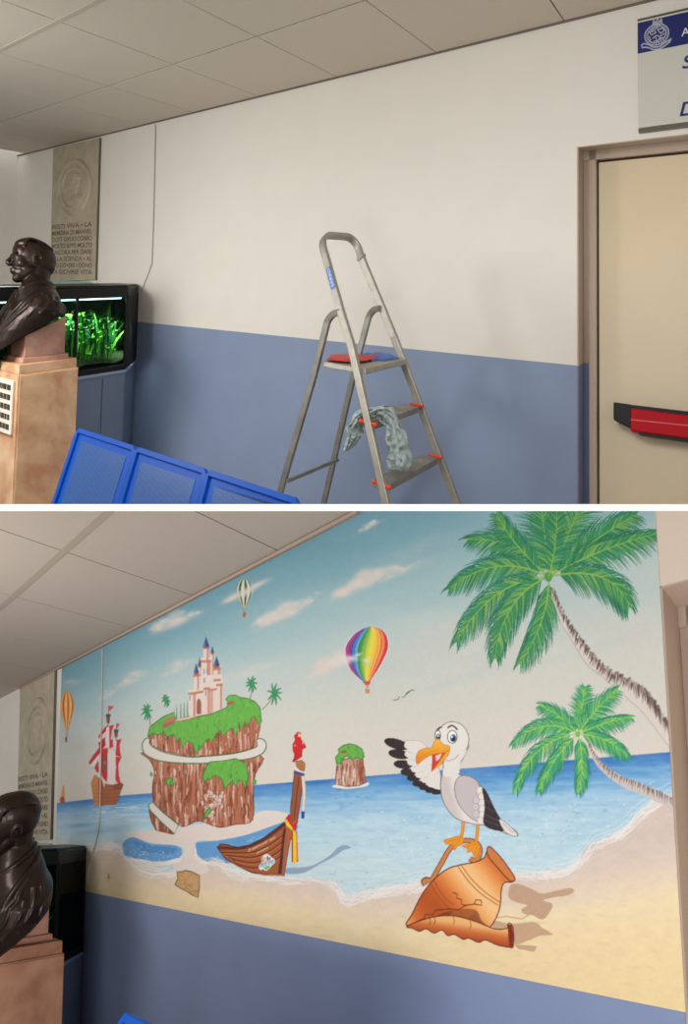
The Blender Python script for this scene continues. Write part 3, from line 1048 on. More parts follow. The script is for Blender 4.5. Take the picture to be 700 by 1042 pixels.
def mask_poly(pts):
    """bounding box slice + coverage of a polygon given in photo pixels"""
    p = np.array(pts, float)
    xs = (p[:, 0] - X0) * SS; ys = (p[:, 1] - Y0) * SS
    ax, bx = int(max(0, math.floor(xs.min()) - 1)), int(min(WW, math.ceil(xs.max()) + 2))
    ay, by = int(max(0, math.floor(ys.min()) - 1)), int(min(HH, math.ceil(ys.max()) + 2))
    if bx <= ax or by <= ay: return None
    big = (bx - ax) * (by - ay) > 60000
    offs = [(.5, .5)] if big else [(.25, .25), (.75, .25), (.25, .75), (.75, .75)]
    acc = np.zeros((by - ay, bx - ax))
    n = len(xs)
    gx0 = np.arange(ax, bx, dtype=float); gy0 = np.arange(ay, by, dtype=float)
    for ox, oy in offs:
        gx = (gx0 + ox)[None, :]; gy = gy0 + oy
        ins = np.zeros(acc.shape, bool)
        for i in range(n):
            x1, y1, x2, y2 = xs[i], ys[i], xs[(i + 1) % n], ys[(i + 1) % n]
            if y1 == y2: continue
            rows = np.nonzero((y1 > gy) != (y2 > gy))[0]
            if len(rows) == 0: continue
            xi = x1 + (gy[rows] - y1) / (y2 - y1) * (x2 - x1)
            ins[rows] ^= gx < xi[:, None]
        acc += ins
    return (slice(ay, by), slice(ax, bx)), acc / len(offs)

def poly(pts, col, a=1.0, tex=None, outline=None, ow=.7):
    m = mask_poly(pts)
    if m is None: return
    sl, k = m
    c = col(PX[sl], PY[sl]) if callable(col) else A(col)
    k = (k * a)[..., None]
    if tex is not None: k = k * tex[sl][..., None]
    IMG[sl] = IMG[sl] * (1 - k) + c * k
    if outline: stroke(list(pts) + [pts[0]], ow, outline)

def stroke(pts, w, col, a=1.0, w2=None):
    p = [np.array(q, float) for q in pts]
    n = len(p)
    if w2 is None: w2 = w
    L, Rr = [], []
    for i in range(n):
        t = p[min(i + 1, n - 1)] - p[max(i - 1, 0)]
        l = math.hypot(*t) or 1
        nr = np.array([-t[1], t[0]]) / l
        ww = (w + (w2 - w) * i / max(1, n - 1)) / 2
        L.append(p[i] + nr * ww); Rr.append(p[i] - nr * ww)
    for i in range(n - 1):
        poly([L[i], L[i + 1], Rr[i + 1], Rr[i]], col, a)

def smooth(pts, closed=False, k=4):
    """Catmull-Rom"""
    p = [np.array(q, float) for q in pts]; n = len(p); out = []
    rngi = range(n) if closed else range(n - 1)
    for i in rngi:
        if closed: a, b, c, d = p[i - 1], p[i], p[(i + 1) % n], p[(i + 2) % n]
        else: a, b, c, d = p[max(i - 1, 0)], p[i], p[i + 1], p[min(i + 2, n - 1)]
        for j in range(k):
            t = j / k
            out.append(.5 * ((2 * b) + (c - a) * t + (2 * a - 5 * b + 4 * c - d) * t * t + (3 * b - a - 3 * c + d) * t ** 3))
    if not closed: out.append(p[-1])
    return out

def ell(cx, cy, rx, ry, col, a=1.0, rot=0, n=28, outline=None, ow=.6):
    c, s = math.cos(rot), math.sin(rot)
    pts = [(cx + rx * math.cos(t) * c - ry * math.sin(t) * s, cy + rx * math.cos(t) * s + ry * math.sin(t) * c) for t in [i * 2 * math.pi / n for i in range(n)]]
    poly(pts, col, a, outline=outline, ow=ow)

def soft(cx, cy, rx, ry, col, a, rot=0, tex=None):
    x0, x1 = int((cx - rx * 2 - ry * 2 - X0) * SS), int((cx + rx * 2 + ry * 2 - X0) * SS)
    y0, y1 = int((cy - ry * 2 - rx * 2 - Y0) * SS), int((cy + ry * 2 + rx * 2 - Y0) * SS)
    sl = (slice(max(0, y0), max(0, min(HH, y1))), slice(max(0, x0), max(0, min(WW, x1))))
    if sl[0].stop <= sl[0].start or sl[1].stop <= sl[1].start: return
    dx, dy = PX[sl] - cx, PY[sl] - cy
    c, s = math.cos(rot), math.sin(rot)
    u = (dx * c + dy * s) / rx; v = (-dx * s + dy * c) / ry
    k = a * np.exp(-(u * u + v * v) * 1.4)
    if tex is not None: k = k * tex[sl]
    k = k[..., None]
    IMG[sl] = IMG[sl] * (1 - k) + A(col) * k

def mk(o, s):                      # crop coordinates -> photo pixels
    return lambda pts: [(o[0] + x / s, o[1] + y / s) for x, y in pts]

def lerp_table(t, tab):
    ts = [q[0] for q in tab]
    return np.stack([np.interp(t, ts, [q[1][i] for q in tab]) for i in range(3)], -1)

def yhor(x): return np.interp(x, [50, 57, 127, 258, 385, 500, 681, 710], [817.6, 817, 809, 798.7, 788.6, 779.6, 765, 762.5])
def yceil(x): return 711.6 - .526 * x

# ---- sky
h = (PY - yceil(PX)) / (yhor(PX) - yceil(PX))
n1 = vnoise(150, 46, 3); n2 = vnoise(40, 12, 5); n3 = vnoise(9, 5, 6)
hh = h + (n1 - .5) * .16
IMG[:] = lerp_table(hh, [(-.1, (98, 142, 158)), (.0, (104, 150, 166)), (.15, (120, 162, 176)), (.32, (152, 184, 190)), (.5, (186, 201, 199)), (.7, (206, 207, 199)), (1, (218, 210, 199))])
# pinkish clouds rising to the right
cl = vnoise(14, 7, 9)
def cloud(x0, y0, x1, y1, hgt, a, seed, col=(218, 205, 196)):
    r = random.Random(seed)
    L_ = math.hypot(x1 - x0, y1 - y0); rot = math.atan2(y1 - y0, x1 - x0)
    soft((x0 + x1) / 2, (y0 + y1) / 2 + 1, L_ * .5, hgt * .35, col, a * .8, rot, tex=.3 + cl)
    for i in range(int(L_ / 2.0) + 6):
        k = r.random(); env = math.sin(math.pi * (.08 + .88 * k)) ** .8
        rad = hgt * r.uniform(.18, .42) * env
        soft(x0 + (x1 - x0) * k + r.uniform(-2, 2), y0 + (y1 - y0) * k - hgt * r.uniform(-.1, .75) * env, rad * 1.7, rad, col, a * r.uniform(.35, .8), rot * .7)
for c in ((150, 645, 205, 622, 12, .7), (258, 640, 318, 612, 13, .75), (300, 622, 330, 600, 5, .35), (336, 610, 402, 578, 15, .8), (365, 541, 388, 529, 6, .7), (312, 690, 362, 664, 14, .8),
          (118, 700, 152, 684, 9, .6), (100, 712, 118, 704, 6, .4), (385, 592, 430, 570, 8, .4), (60, 700, 90, 690, 6, .25), (160, 690, 200, 672, 9, .35), (210, 700, 300, 668, 8, .3), (420, 650, 520, 620, 12, .2), (160, 716, 180, 706, 6, .4)):
    cloud(*c, seed=int(c[0]))
for (x, y, rx, ry, a, rot) in [(420, 560, 40, 8, .2, -.4), (440, 660, 60, 12, .25, -.2), (640, 640, 40, 30, .3, 0), (400, 585, 60, 5, .25, -.35)]:
    soft(x, y, rx, ry, (216, 204, 194), a, rot, tex=.25 + 1.1 * cl)
for (x, y, rx, ry, a) in [(440, 610, 90, 8, .25), (470, 690, 60, 6, .18), (600, 660, 60, 6, .12), (330, 640, 70, 6, .2)]:
    soft(x, y, rx, ry, (150, 188, 200), a, -.3, tex=.4 + .8 * cl)

# ---- sea
d = (PY - yhor(PX))
sea = d > 0
dep = 95 * (PX + 252) / 800 * 1.1
t = d / dep
sc = lerp_table(t + (n2 - .5) * .12, [(0, (66, 124, 190)), (.06, (76, 134, 196)), (.16, (108, 164, 212)), (.3, (150, 192, 222)), (.5, (176, 208, 226)), (.8, (186, 214, 226)), (1.2, (196, 218, 224))])
waves = vnoise(34, 3.2, 21); w2_ = vnoise(8, 2.4, 22)
sc = sc + ((waves - .5) * np.clip(60 * (1.1 - t), 18, 60))[..., None] * A((1, .7, .35)) + ((w2_ - .5) * 26)[..., None] * A((.9, .6, .3))
k = np.clip(d * SS, 0, 1)[..., None]
IMG[:] = IMG * (1 - k) + np.clip(sc, 0, 235) * k
for (x, y, rx, ry, a) in [(80, 840, 22, 3, .5), (100, 846, 22, 3, .4), (440, 812, 60, 2, .35), (540, 806, 60, 2, .4), (600, 790, 70, 3, .25), (350, 800, 50, 2, .3), (560, 792, 40, 2, .4), (330, 818, 60, 2, .3), (640, 800, 40, 3, .3)]:
    soft(x, y, rx, ry, (84, 146, 200), a, -.08, tex=.3 + w2_)
rr = random.Random(5)
for i in range(230):               # brush flecks
    x = rr.uniform(330, 670); y = float(yhor(x)) + rr.uniform(30, 120)
    l = rr.uniform(1.5, 5)
    stroke([(x, y), (x + l, y - rr.uniform(-1, 1.6))], rr.uniform(.5, 1.2), rr.choice([(236, 242, 244), (110, 168, 210), (124, 178, 214)]), rr.uniform(.3, .7))
for i in range(60):
    x = rr.uniform(90, 135); y = rr.uniform(818, 836)
    stroke([(x, y), (x + rr.uniform(4, 12), y - .4)], .6, (226, 236, 242), .5)
for i in range(90):                # sparkles
    x = rr.uniform(390, 665); y = float(yhor(x)) + rr.uniform(45, 90)
    ell(x, y, .7, .7, (244, 246, 246), rr.uniform(.4, .9), n=8)

# ---- beach
shore = smooth([(44, 852), (88, 862), (110, 862), (128, 868), (140, 884), (165, 890), (190, 884), (212, 868), (222, 880), (240, 892), (262, 895), (292, 898), (318, 895), (340, 903), (352, 917), (372, 912), (392, 908), (415, 905), (440, 900), (480, 896), (520, 890), (548, 892), (575, 888), (592, 876), (604, 862), (630, 850), (655, 828), (680, 812), (712, 800)], k=6)
yt = lerp_table((PY - np.interp(PX, [50, 80, 230, 400, 560, 690], [880, 886, 902, 926, 912, 892])) / 42 + (n1 - .5) * .5, [(-1.2, (210, 194, 184)), (-.4, (218, 200, 186)), (.05, (228, 209, 184)), (.4, (236, 216, 176)), (1.2, (236, 213, 168)), (2.4, (234, 210, 160))])
def beach(X, Y):
    return None
poly([(x, y) for x, y in shore] + [(712, 1045), (44, 1045)], (255, 0, 255))
mk_ = (np.abs(IMG - A((255, 0, 255))).sum(-1) < 4)
bcol = yt + ((n3 - .5) * 10)[..., None]
IMG[mk_] = bcol[mk_]
part = (IMG[..., 0] > 225) & (IMG[..., 2] > 225) & (IMG[..., 1] < 190) & (PY > 780)
IMG[part] = bcol[part]
# foam: overlapping lacy lines along the shore
def foam(path, wid, n, seed, col=(236, 230, 224)):
    r = random.Random(seed)
    P_ = [np.array(p) for p in path]
    for (x, y) in P_[::1]:
        soft(x, y, wid * .9, wid * .5, (222, 214, 208), .45)
    for _ in range(n):
        i = r.randrange(len(P_) - 8); k_ = r.randint(4, 8)
        off = r.uniform(-wid, wid * .7)
        pts = []
        for j in range(k_):
            p = P_[min(i + j, len(P_) - 1)]
            pts.append((p[0] + r.uniform(-1.5, 1.5), p[1] + off + r.uniform(-1.3, 1.3)))
        stroke(smooth(pts, k=2), r.uniform(.5, 1.1), col if r.random() < .8 else (206, 190, 182), .7)
sh2 = [p for p in shore if 60 < p[0] < 710]
foam(sh2, 4.5, 240, 1)
foam([p for p in shore if 100 < p[0] < 225], 6, 150, 2)
foam([p for p in shore if 330 < p[0] < 470], 7, 120, 3)
foam([p for p in shore if 520 < p[0] < 700], 7, 120, 4)
# foam wash lines out to sea at the right
for dy, a in ((-9, .5), (-15, .35)):
    pts = [(p[0], p[1] + dy + rr.uniform(-1, 1)) for p in shore if p[0] > 400]
    stroke(pts, 1.1, (236, 234, 230), a)
    pts = [(p[0], p[1] - dy * 1.2) for p in shore if p[0] > 520]
    stroke(pts, 1.0, (226, 206, 190), a)

# ---- sand bank under the island
c7 = mk((50, 820), 3.5)
poly(smooth(c7([(272, 100), (350, 88), (450, 78), (560, 60), (700, 40), (760, 18), (820, 20), (860, 40), (790, 72), (700, 104), (600, 122), (540, 122), (514, 134), (522, 180), (560, 205), (560, 240), (470, 240), (440, 210), (474, 180), (480, 150), (440, 138), (360, 132)]), True), (226, 214, 206))
poly(smooth(c7([(262, 134), (300, 112), (360, 134), (440, 140), (470, 152), (472, 178), (440, 196), (380, 200), (320, 188), (275, 184)]), True), (96, 152, 208), .9)
poly(smooth(c7([(300, 125), (370, 142), (450, 150), (440, 170), (380, 168), (330, 160)]), True), (70, 128, 192), .6)
poly(smooth(c7([(516, 134), (600, 124), (700, 104), (800, 70), (870, 50), (880, 90), (800, 150), (740, 180), (680, 196), (610, 207), (560, 200), (530, 182)]), True), (92, 150, 208), .9)
for i in range(60):
    x, y = c7([(rr.uniform(530, 860), rr.uniform(110, 195))])[0]
    if y > 870 - (x - 200) * .33: stroke([(x, y), (x + rr.uniform(3, 9), y - rr.uniform(.5, 2.5))], rr.uniform(.6, 1.4), rr.choice([(196, 218, 232), (70, 128, 196), (150, 190, 222)]), .55)
for i in range(60):
    x, y = c7([(rr.uniform(265, 470), rr.uniform(140, 190))])[0]
    ell(x, y, .6, .5, (232, 240, 246), .6, n=8)
foam(smooth(c7([(265, 185), (320, 200), (380, 206), (430, 202), (470, 186), (476, 160)]), k=5), 2, 60, 9)
foam(smooth(c7([(516, 130), (524, 182), (560, 204), (610, 208), (650, 220)]), k=5), 2, 40, 10)

# ---- far things: balloon, small boat, distant birds
def balloon(cx, yt_, yb, rx, cols, bas):
    prof = [(0, .25), (.06, .55), (.16, .82), (.3, 1), (.45, .98), (.6, .8), (.8, .45), (1, .14)]
    n = len(cols)
    H_ = yb - yt_
    for i in range(n):
        u0, u1 = -math.cos(math.pi * i / n), -math.cos(math.pi * (i + 1) / n)
        poly([(cx + rx * p * u0, yt_ + H_ * v) for v, p in prof] + [(cx + rx * p * u1, yt_ + H_ * v) for v, p in reversed(prof)], cols[i])
    stroke([(cx - rx * .1, yb), (cx, bas)], .4, (120, 90, 60)); stroke([(cx + rx * .1, yb), (cx, bas)], .4, (120, 90, 60))
balloon(68.2, 703.5, 744, 6.8, [(214, 100, 44), (236, 178, 70), (196, 62, 40), (240, 196, 84), (214, 90, 44), (242, 200, 90), (206, 70, 42), (220, 120, 50)], 751)
poly([(66.2, 750), (68.6, 750), (68.4, 755), (66.4, 755)], (150, 62, 50))
balloon(248.6, 589, 621, 8.2, [(52, 78, 52), (204, 208, 190), (58, 86, 58), (214, 214, 196), (52, 84, 56), (212, 212, 196), (60, 88, 60), (190, 196, 180)], 625)
poly([(246.8, 623.5), (250.4, 623.5), (250, 628), (247.2, 628)], (176, 96, 60))
for x, y, rx, ry in ((240, 606, 14, 4), (252, 601, 10, 3.4), (262, 595, 14, 3), (234, 610, 9, 2.4), (249, 604, 8, 4)):
    soft(x, y, rx, ry, (210, 200, 190), .85, -.42, tex=.6 + .6 * cl)
poly([(64, 800), (65.6, 798), (66, 811), (61.4, 812)], (228, 150, 60)); poly([(61.6, 811), (65.5, 811), (66, 816), (62, 818), (60.6, 814)], (176, 66, 46))
for pts in ([(402, 712.5), (405, 711.6), (406.5, 708.8)], [(409, 709.6), (411.5, 709), (414, 705), (417, 703.2)], [(413, 706.8), (419, 702), (422, 702.4)], [(399.5, 712.6), (402, 712.2)]):
    stroke(pts, .7, (70, 70, 76))
# rainbow balloon
b8 = mk((340, 620), 10)
lf = [(174, 360), (200, 280), (250, 205), (300, 165), (350, 130), (400, 112), (440, 116), (500, 122), (560, 140), (620, 170), (680, 225), (740, 295)]
rt = [(174, 400), (190, 450), (220, 500), (270, 535), (350, 552), (400, 545), (450, 530), (500, 505), (560, 475), (620, 440), (680, 400), (740, 365)]
vsn = [174 + 566 * i / 24 for i in range(25)]
lx_ = [np.interp(v, [q[0] for q in lf], [q[1] for q in lf]) for v in vsn]
rx_ = [np.interp(v, [q[0] for q in rt], [q[1] for q in rt]) for v in vsn]
poly(b8([(l - 9, v) for l, v in zip(lx_, vsn)] + [(r_ + 9, v) for r_, v in reversed(list(zip(rx_, vsn)))]), (232, 232, 224), .8)
cols = [(172, 56, 136), (140, 52, 128), (96, 58, 140), (60, 120, 196), (92, 172, 220), (52, 134, 56), (74, 150, 60), (124, 176, 70), (140, 186, 74), (206, 206, 62), (226, 216, 62), (234, 206, 60), (240, 190, 58), (238, 158, 56), (240, 170, 90), (222, 92, 46), (238, 150, 92), (224, 84, 46), (214, 40, 56), (206, 32, 58)]
n = len(cols)
ue = [0, .07, .12, .17, .24, .29, .345, .4, .45, .5, .56, .62, .68, .73, .78, .82, .86, .9, .93, .965, 1]
for i in range(n):
    poly(b8([(l + (r_ - l) * ue[i], v) for l, r_, v in zip(lx_, rx_, vsn)] + [(l + (r_ - l) * ue[i + 1], v) for l, r_, v in reversed(list(zip(lx_, rx_, vsn)))]), cols[i])
poly(b8([(290, 738), (368, 726), (372, 748), (352, 772), (318, 772)]), (202, 84, 58))
stroke(b8([(325, 772), (334, 800)]), .6, (110, 90, 80)); stroke(b8([(350, 772), (342, 800)]), .6, (110, 90, 80))
poly(b8([(318, 812), (360, 812), (356, 850), (322, 850)]), (222, 140, 66), outline=(150, 80, 40), ow=.4)
for x, y, rx, ry, r0 in ((349, 670, 8, 3.6, 0), (358, 670, 8, 3, .05), (364, 666.4, 5, 1.8, -.3), (342, 674, 8, 4, 0), (373, 672, 4.5, 2.4, -.1), (352, 673.5, 6, 3, 0)):
    soft(x, y, rx, ry, (218, 214, 208), .95, r0)
soft(374, 676.6, 7, 1.4, (170, 200, 214), .6, -.05)

# ---- pirate-free little sailing ship
c4 = mk((80, 700), 8.017)
def q4(pts, col, **kw): poly(c4(pts), col, **kw)
q4([(205, 520), (240, 480), (250, 500), (330, 420), (330, 800), (210, 800)], (208, 200, 194))
q4([(103, 775), (132, 708), (165, 735), (200, 762), (228, 790), (300, 792), (345, 770), (364, 790), (345, 835), (325, 900), (305, 950), (135, 962), (120, 900)], (166, 92, 56), outline=(110, 56, 36), ow=.5)
q4([(103, 775), (132, 708), (160, 735), (165, 960), (135, 962), (120, 900)], (204, 128, 70))
for yk in (800, 830, 860, 890, 920):
    stroke(c4([(118, yk), (200, yk + 8), (300, yk + 2), (340, yk - 16)]), .35, (110, 58, 40), .8)
q4([(285, 790), (345, 770), (362, 792), (345, 830), (285, 830)], (138, 72, 48))
q4([(160, 395), (215, 320), (245, 300), (235, 345), (215, 360), (165, 415)], (196, 40, 48))
q4([(165, 415), (215, 360), (222, 400), (165, 450)], (224, 214, 210))
q4([(160, 450), (215, 400), (220, 470), (175, 520)], (192, 38, 48))
q4([(225, 330), (250, 300), (250, 490), (222, 480)], (226, 218, 214))
q4([(250, 310), (290, 300), (270, 350), (262, 420), (280, 420), (282, 480), (250, 495)], (200, 40, 50))
q4([(290, 430), (310, 400), (322, 425), (310, 480), (300, 520), (288, 480)], (224, 214, 210))
q4([(310, 425), (352, 415), (335, 460), (336, 510), (350, 565), (300, 550), (305, 490)], (200, 40, 50))
q4([(300, 560), (350, 566), (325, 620), (326, 700), (342, 780), (318, 775), (300, 750), (304, 650)], (204, 40, 50))
q4([(190, 500), (240, 488), (236, 560), (235, 700), (232, 768), (195, 740), (180, 650)], (200, 38, 48))
q4([(240, 500), (300, 520), (302, 640), (300, 770), (262, 790), (236, 770)], (226, 216, 212))
q4([(80, 612), (110, 560), (165, 490), (190, 478), (185, 520), (95, 628)], (200, 40, 50))
q4([(95, 628), (160, 548), (172, 560), (130, 645)], (228, 220, 216))
q4([(128, 648), (160, 590), (166, 690), (148, 690)], (198, 40, 50))
q4([(200, 560), (222, 555), (224, 590), (230, 640), (222, 680), (200, 670), (194, 630)], (104, 92, 84)); q4([(202, 600), (222, 600), (224, 625), (202, 625)], (210, 90, 80))
q4([(180, 700), (215, 760), (210, 820), (200, 780)], (226, 220, 214))
for x, y0_, y1_, fl_ in ((240, 212, 288, (243, 145, 290)), (305, 338, 402, (308, 288, 336))):
    q4([(x - 18, y0_), (x + 20, y0_), (x + 12, y1_), (x - 10, y1_)], (132, 66, 54)); q4([(x - 18, y0_), (x + 20, y0_), (x + 18, y0_ + 22), (x - 16, y0_ + 22)], (70, 66, 66))
    q4([(fl_[0], fl_[1]), (fl_[2], fl_[1] + 6), (fl_[0] + 5, fl_[1] + 50)], (200, 76, 84)); stroke(c4([(fl_[0], fl_[1]), (fl_[0] - 1, y0_)]), .5, (150, 70, 70))
    stroke(c4([(x + 1, y1_), (x + 2, y1_ + 30)]), .8, (90, 70, 60))

# ---- big island
c6 = mk((130, 630), 4.118)
def rocktex(pts, base, dark, light, seed, nl=60, vert=True):
    poly(pts, base, outline=dark, ow=.9)
    m = mask_poly(pts)
    xs = [p[0] for p in pts]; ys = [p[1] for p in pts]
    r = random.Random(seed)
    keep = IMG.copy()
    for i in range(nl):
        x = r.uniform(min(xs), max(xs)); y = r.uniform(min(ys), max(ys))
        l = r.uniform(6, 24); w_ = r.uniform(.8, 2.4); b_ = r.uniform(-1.4, 1.4)
        stroke(smooth([(x, y), (x + b_, y + l * .5), (x + r.uniform(-1, 1), y + l)], k=3), w_, r.choice([dark, dark, dark, light, light]), r.uniform(.5, .85), w2=.3)
    sl, k_ = m
    full = np.zeros((HH, WW)); full[sl] = k_
    IMG[:] = keep * (1 - full[..., None]) + IMG * full[..., None]
RB, RD, RLt = (178, 112, 84), (122, 58, 38), (226, 202, 190)
lower = smooth(c6([(66, 560), (92, 590), (112, 640), (104, 700), (110, 775), (150, 812), (215, 862), (240, 868), (300, 846), (380, 872), (450, 860), (522, 842), (526, 720), (534, 650), (556, 572), (300, 600)]), True)
rocktex(lower, RB, RD, RLt, 3, 420)
for i in range(26):
    x = rr.uniform(310, 400); y = rr.uniform(700, 850)
    xp, yp = c6([(x, y)])[0]
    ell(xp, yp, rr.uniform(1.6, 3.4), rr.uniform(2.2, 4.2), RLt, .8, rr.uniform(-.5, .5), 12, outline=RD, ow=.4)
upper_ = c6([(88, 480), (90, 524), (150, 552), (250, 574), (340, 572), (450, 560), (538, 538), (556, 440), (540, 380), (300, 400), (150, 430)])
rocktex(upper_, RB, RD, RLt, 4, 220)
rocktex(c6([(88, 800), (100, 850), (118, 884), (190, 902), (200, 880), (120, 800)]), (160, 96, 70), RD, RLt, 5, 20)
rd = smooth(c6([(62, 520), (62, 545), (80, 572), (150, 597), (300, 605), (420, 594), (500, 587), (560, 566), (580, 536), (574, 510), (552, 500), (540, 506), (540, 522), (534, 538), (450, 562), (340, 574), (250, 577), (150, 557), (96, 527), (92, 502), (76, 500)]), True)
poly(rd, (222, 212, 206), outline=(44, 116, 62), ow=1.1)
poly(c6([(86, 778), (104, 766), (150, 812), (212, 862), (196, 900), (140, 850), (92, 800)]), (222, 212, 206), outline=(44, 116, 62), ow=1.1)
G1, G2, G3 = (124, 190, 80), (72, 154, 66), (40, 112, 54)
def grass(pts, seed, n):
    poly(pts, (104, 176, 72), outline=G3, ow=.9)
    m = mask_poly(pts); keep = IMG.copy(); r = random.Random(seed)
    xs = [p[0] for p in pts]; ys = [p[1] for p in pts]
    for i in range(n):
        x = r.uniform(min(xs), max(xs)); y = r.uniform(min(ys), max(ys)); l = r.uniform(2, 7)
        k_ = (y - min(ys)) / (max(ys) - min(ys))
        c = r.choice([G1, (126, 190, 70), G1, G2]) if r.random() > k_ * .6 else r.choice([G2, G3, (70, 160, 70)])
        stroke([(x, y), (x + r.uniform(-1, 1), y + l)], r.uniform(.6, 2.0), c, .65, w2=.3)
    sl, k_ = m; full = np.zeros((HH, WW)); full[sl] = k_
    IMG[:] = keep * (1 - full[..., None]) + IMG * full[..., None]
grass(c6([(84, 492), (92, 452), (150, 408), (195, 390), (200, 415), (232, 428), (300, 408), (350, 398), (412, 372), (424, 352), (410, 336), (424, 320), (450, 318), (470, 328), (500, 332), (532, 345), (555, 372), (560, 432), (546, 440), (536, 415), (520, 410), (505, 445), (492, 425), (478, 470), (466, 432), (455, 488), (440, 455), (418, 470), (400, 490), (388, 465), (370, 482), (352, 515), (340, 500), (318, 520), (300, 548), (285, 565), (272, 522), (250, 510), (228, 540), (218, 495), (204, 508), (190, 482), (165, 494), (150, 475), (128, 486), (104, 478)]), 8, 460)
poly(c6([(148, 440), (160, 418), (196, 404), (200, 432), (170, 450), (150, 462)]), (178, 120, 96)); poly(c6([(412, 352), (430, 342), (452, 346), (440, 358), (418, 362)]), (160, 104, 84))
for i in range(6):
    stroke(c6([(150 + i * 8, 440 - i * 3), (152 + i * 8, 456 - i * 3)]), .7, RD, .7)
grass(c6([(320, 688), (314, 660), (325, 625), (345, 598), (400, 594), (452, 584), (498, 608), (506, 660), (492, 708), (480, 680), (466, 672), (452, 704), (440, 676), (424, 690), (406, 712), (396, 672), (378, 660), (362, 652), (348, 672), (336, 668)]), 9, 140)
grass(c6([(160, 692), (162, 672), (178, 664), (190, 676), (192, 698)]), 10, 14); grass(c6([(316, 838), (330, 800), (344, 788), (350, 800), (336, 822)]), 11, 14)
grass(c6([(524, 690), (528, 670), (538, 676), (536, 692)]), 12, 8); grass(c6([(94, 655), (98, 640), (104, 650), (102, 660)]), 13, 8)
for x, y0_, y1_ in ((205, 355, 416), (222, 352, 416), (236, 350, 412), (250, 345, 408)):
    stroke(c6([(x, y0_), (x, y1_)]), .4, (84, 142, 110), 1, w2=1.6)
stroke(c6([(205, 424), (250, 418), (306, 398)]), 2.2, (206, 170, 150)); stroke(c6([(205, 420), (250, 413), (306, 393)]), .8, (232, 222, 214))

def minipalm(cx, cy, r_, tx, ty, seed):
    r = random.Random(seed)
    stroke(smooth([(cx, cy), ((cx + tx) / 2 + 1, (cy + ty) / 2), (tx, ty)], k=3), .8, (120, 104, 84))
    for i in range(9):
        a = i * 2 * math.pi / 9 + r.uniform(-.2, .2)
        ex, ey = cx + r_ * math.cos(a) * .75, cy + r_ * math.sin(a) * 1.1
        mx_, my_ = (cx + ex) / 2 + math.sin(a) * .6, (cy + ey) / 2 - 1
        stroke(smooth([(cx, cy), (mx_, my_), (ex, ey)], k=3), 3.2, (44, 134, 86), .95, w2=1.0)
        stroke([(cx, cy), (mx_, my_)], .6, (92, 176, 110), .8)
minipalm(149.4, 724.5, 8, 153, 738, 1); minipalm(168.9, 713, 6, 169.5, 720, 2)
minipalm(256, 696.4, 8, 254, 712, 3); minipalm(279.3, 706.5, 10.5, 267, 722, 4)

# ---- plain toy castle of round-topped towers
c5 = mk((180, 640), 10.417)
W_, S_, S2 = (222, 206, 198), (190, 124, 100), (206, 164, 146)
def tower(x0, x1, y0_, y1_, band=True):
    poly(c5([(x0, y0_), (x1, y0_), (x1, y1_), (x0, y1_)]), W_)
    poly(c5([(x1 - (x1 - x0) * .38, y0_), (x1, y0_), (x1, y1_), (x1 - (x1 - x0) * .38, y1_)]), S_, .75)
    if band: poly(c5([(x0 - 8, y0_), (x1 + 8, y0_ - 4), (x1 + 8, y0_ + 24), (x0 - 8, y0_ + 30)]), S_, .9); poly(c5([(x0 - 8, y0_ - 26), (x1 + 8, y0_ - 30), (x1 + 8, y0_ - 2), (x0 - 8, y0_ + 2)]), W_)
def cone(x, yt_, w_, yb):
    poly(c5([(x, yt_), (x + w_, yb), (x, yb + 8), (x - w_, yb)]), (46, 72, 130)); poly(c5([(x, yt_), (x - w_ * .2, yb), (x - w_, yb)]), (92, 120, 170), .8)
    poly(c5([(x - w_, yb), (x + w_, yb), (x + w_ * .7, yb + 24), (x - w_ * .7, yb + 24)]), (170, 96, 84))
tower(352, 388, 250, 500, False); tower(222, 262, 385, 520, False)
tower(255, 356, 330, 500)
tower(280, 335, 205, 330, False)
tower(180, 240, 480, 640); tower(392, 458, 410, 600)
poly(c5([(235, 500), (480, 478), (482, 830), (380, 892), (310, 905), (235, 912)]), W_)
tower(395, 455, 530, 640)
tower(128, 200, 670, 922); tower(290, 345, 620, 905); tower(425, 480, 580, 850)
poly(c5([(200, 680), (275, 660), (275, 912), (200, 916)]), W_); poly(c5([(190, 668), (280, 652), (280, 676), (190, 692)]), S_)
poly(c5([(345, 650), (385, 640), (385, 890), (345, 900)]), S2); poly(c5([(345, 640), (425, 626), (425, 646), (345, 660)]), S_)
poly(smooth(c5([(210, 905), (208, 790), (222, 746), (244, 744), (258, 790), (258, 900)])), (150, 96, 76)); poly(c5([(236, 880), (236, 790), (248, 770), (258, 800), (258, 895)]), (186, 92, 72), .8)
for x, y in ((288, 450), (322, 445), (292, 545), (306, 680), (140, 730)):
    poly(c5([(x - 7, y - 24), (x + 7, y - 26), (x + 7, y + 26), (x - 7, y + 26)]), (104, 120, 168), .7)
cone(309, 80, 36, 188); cone(376, 178, 19, 250); cone(420, 288, 36, 392); cone(241, 298, 19, 388); cone(205, 360, 30, 465)
for x, y in ((322, 32), (388, 132), (432, 242), (217, 322)):
    ell(*c5([(x, y)])[0], .9, .9, (206, 186, 70), n=8)

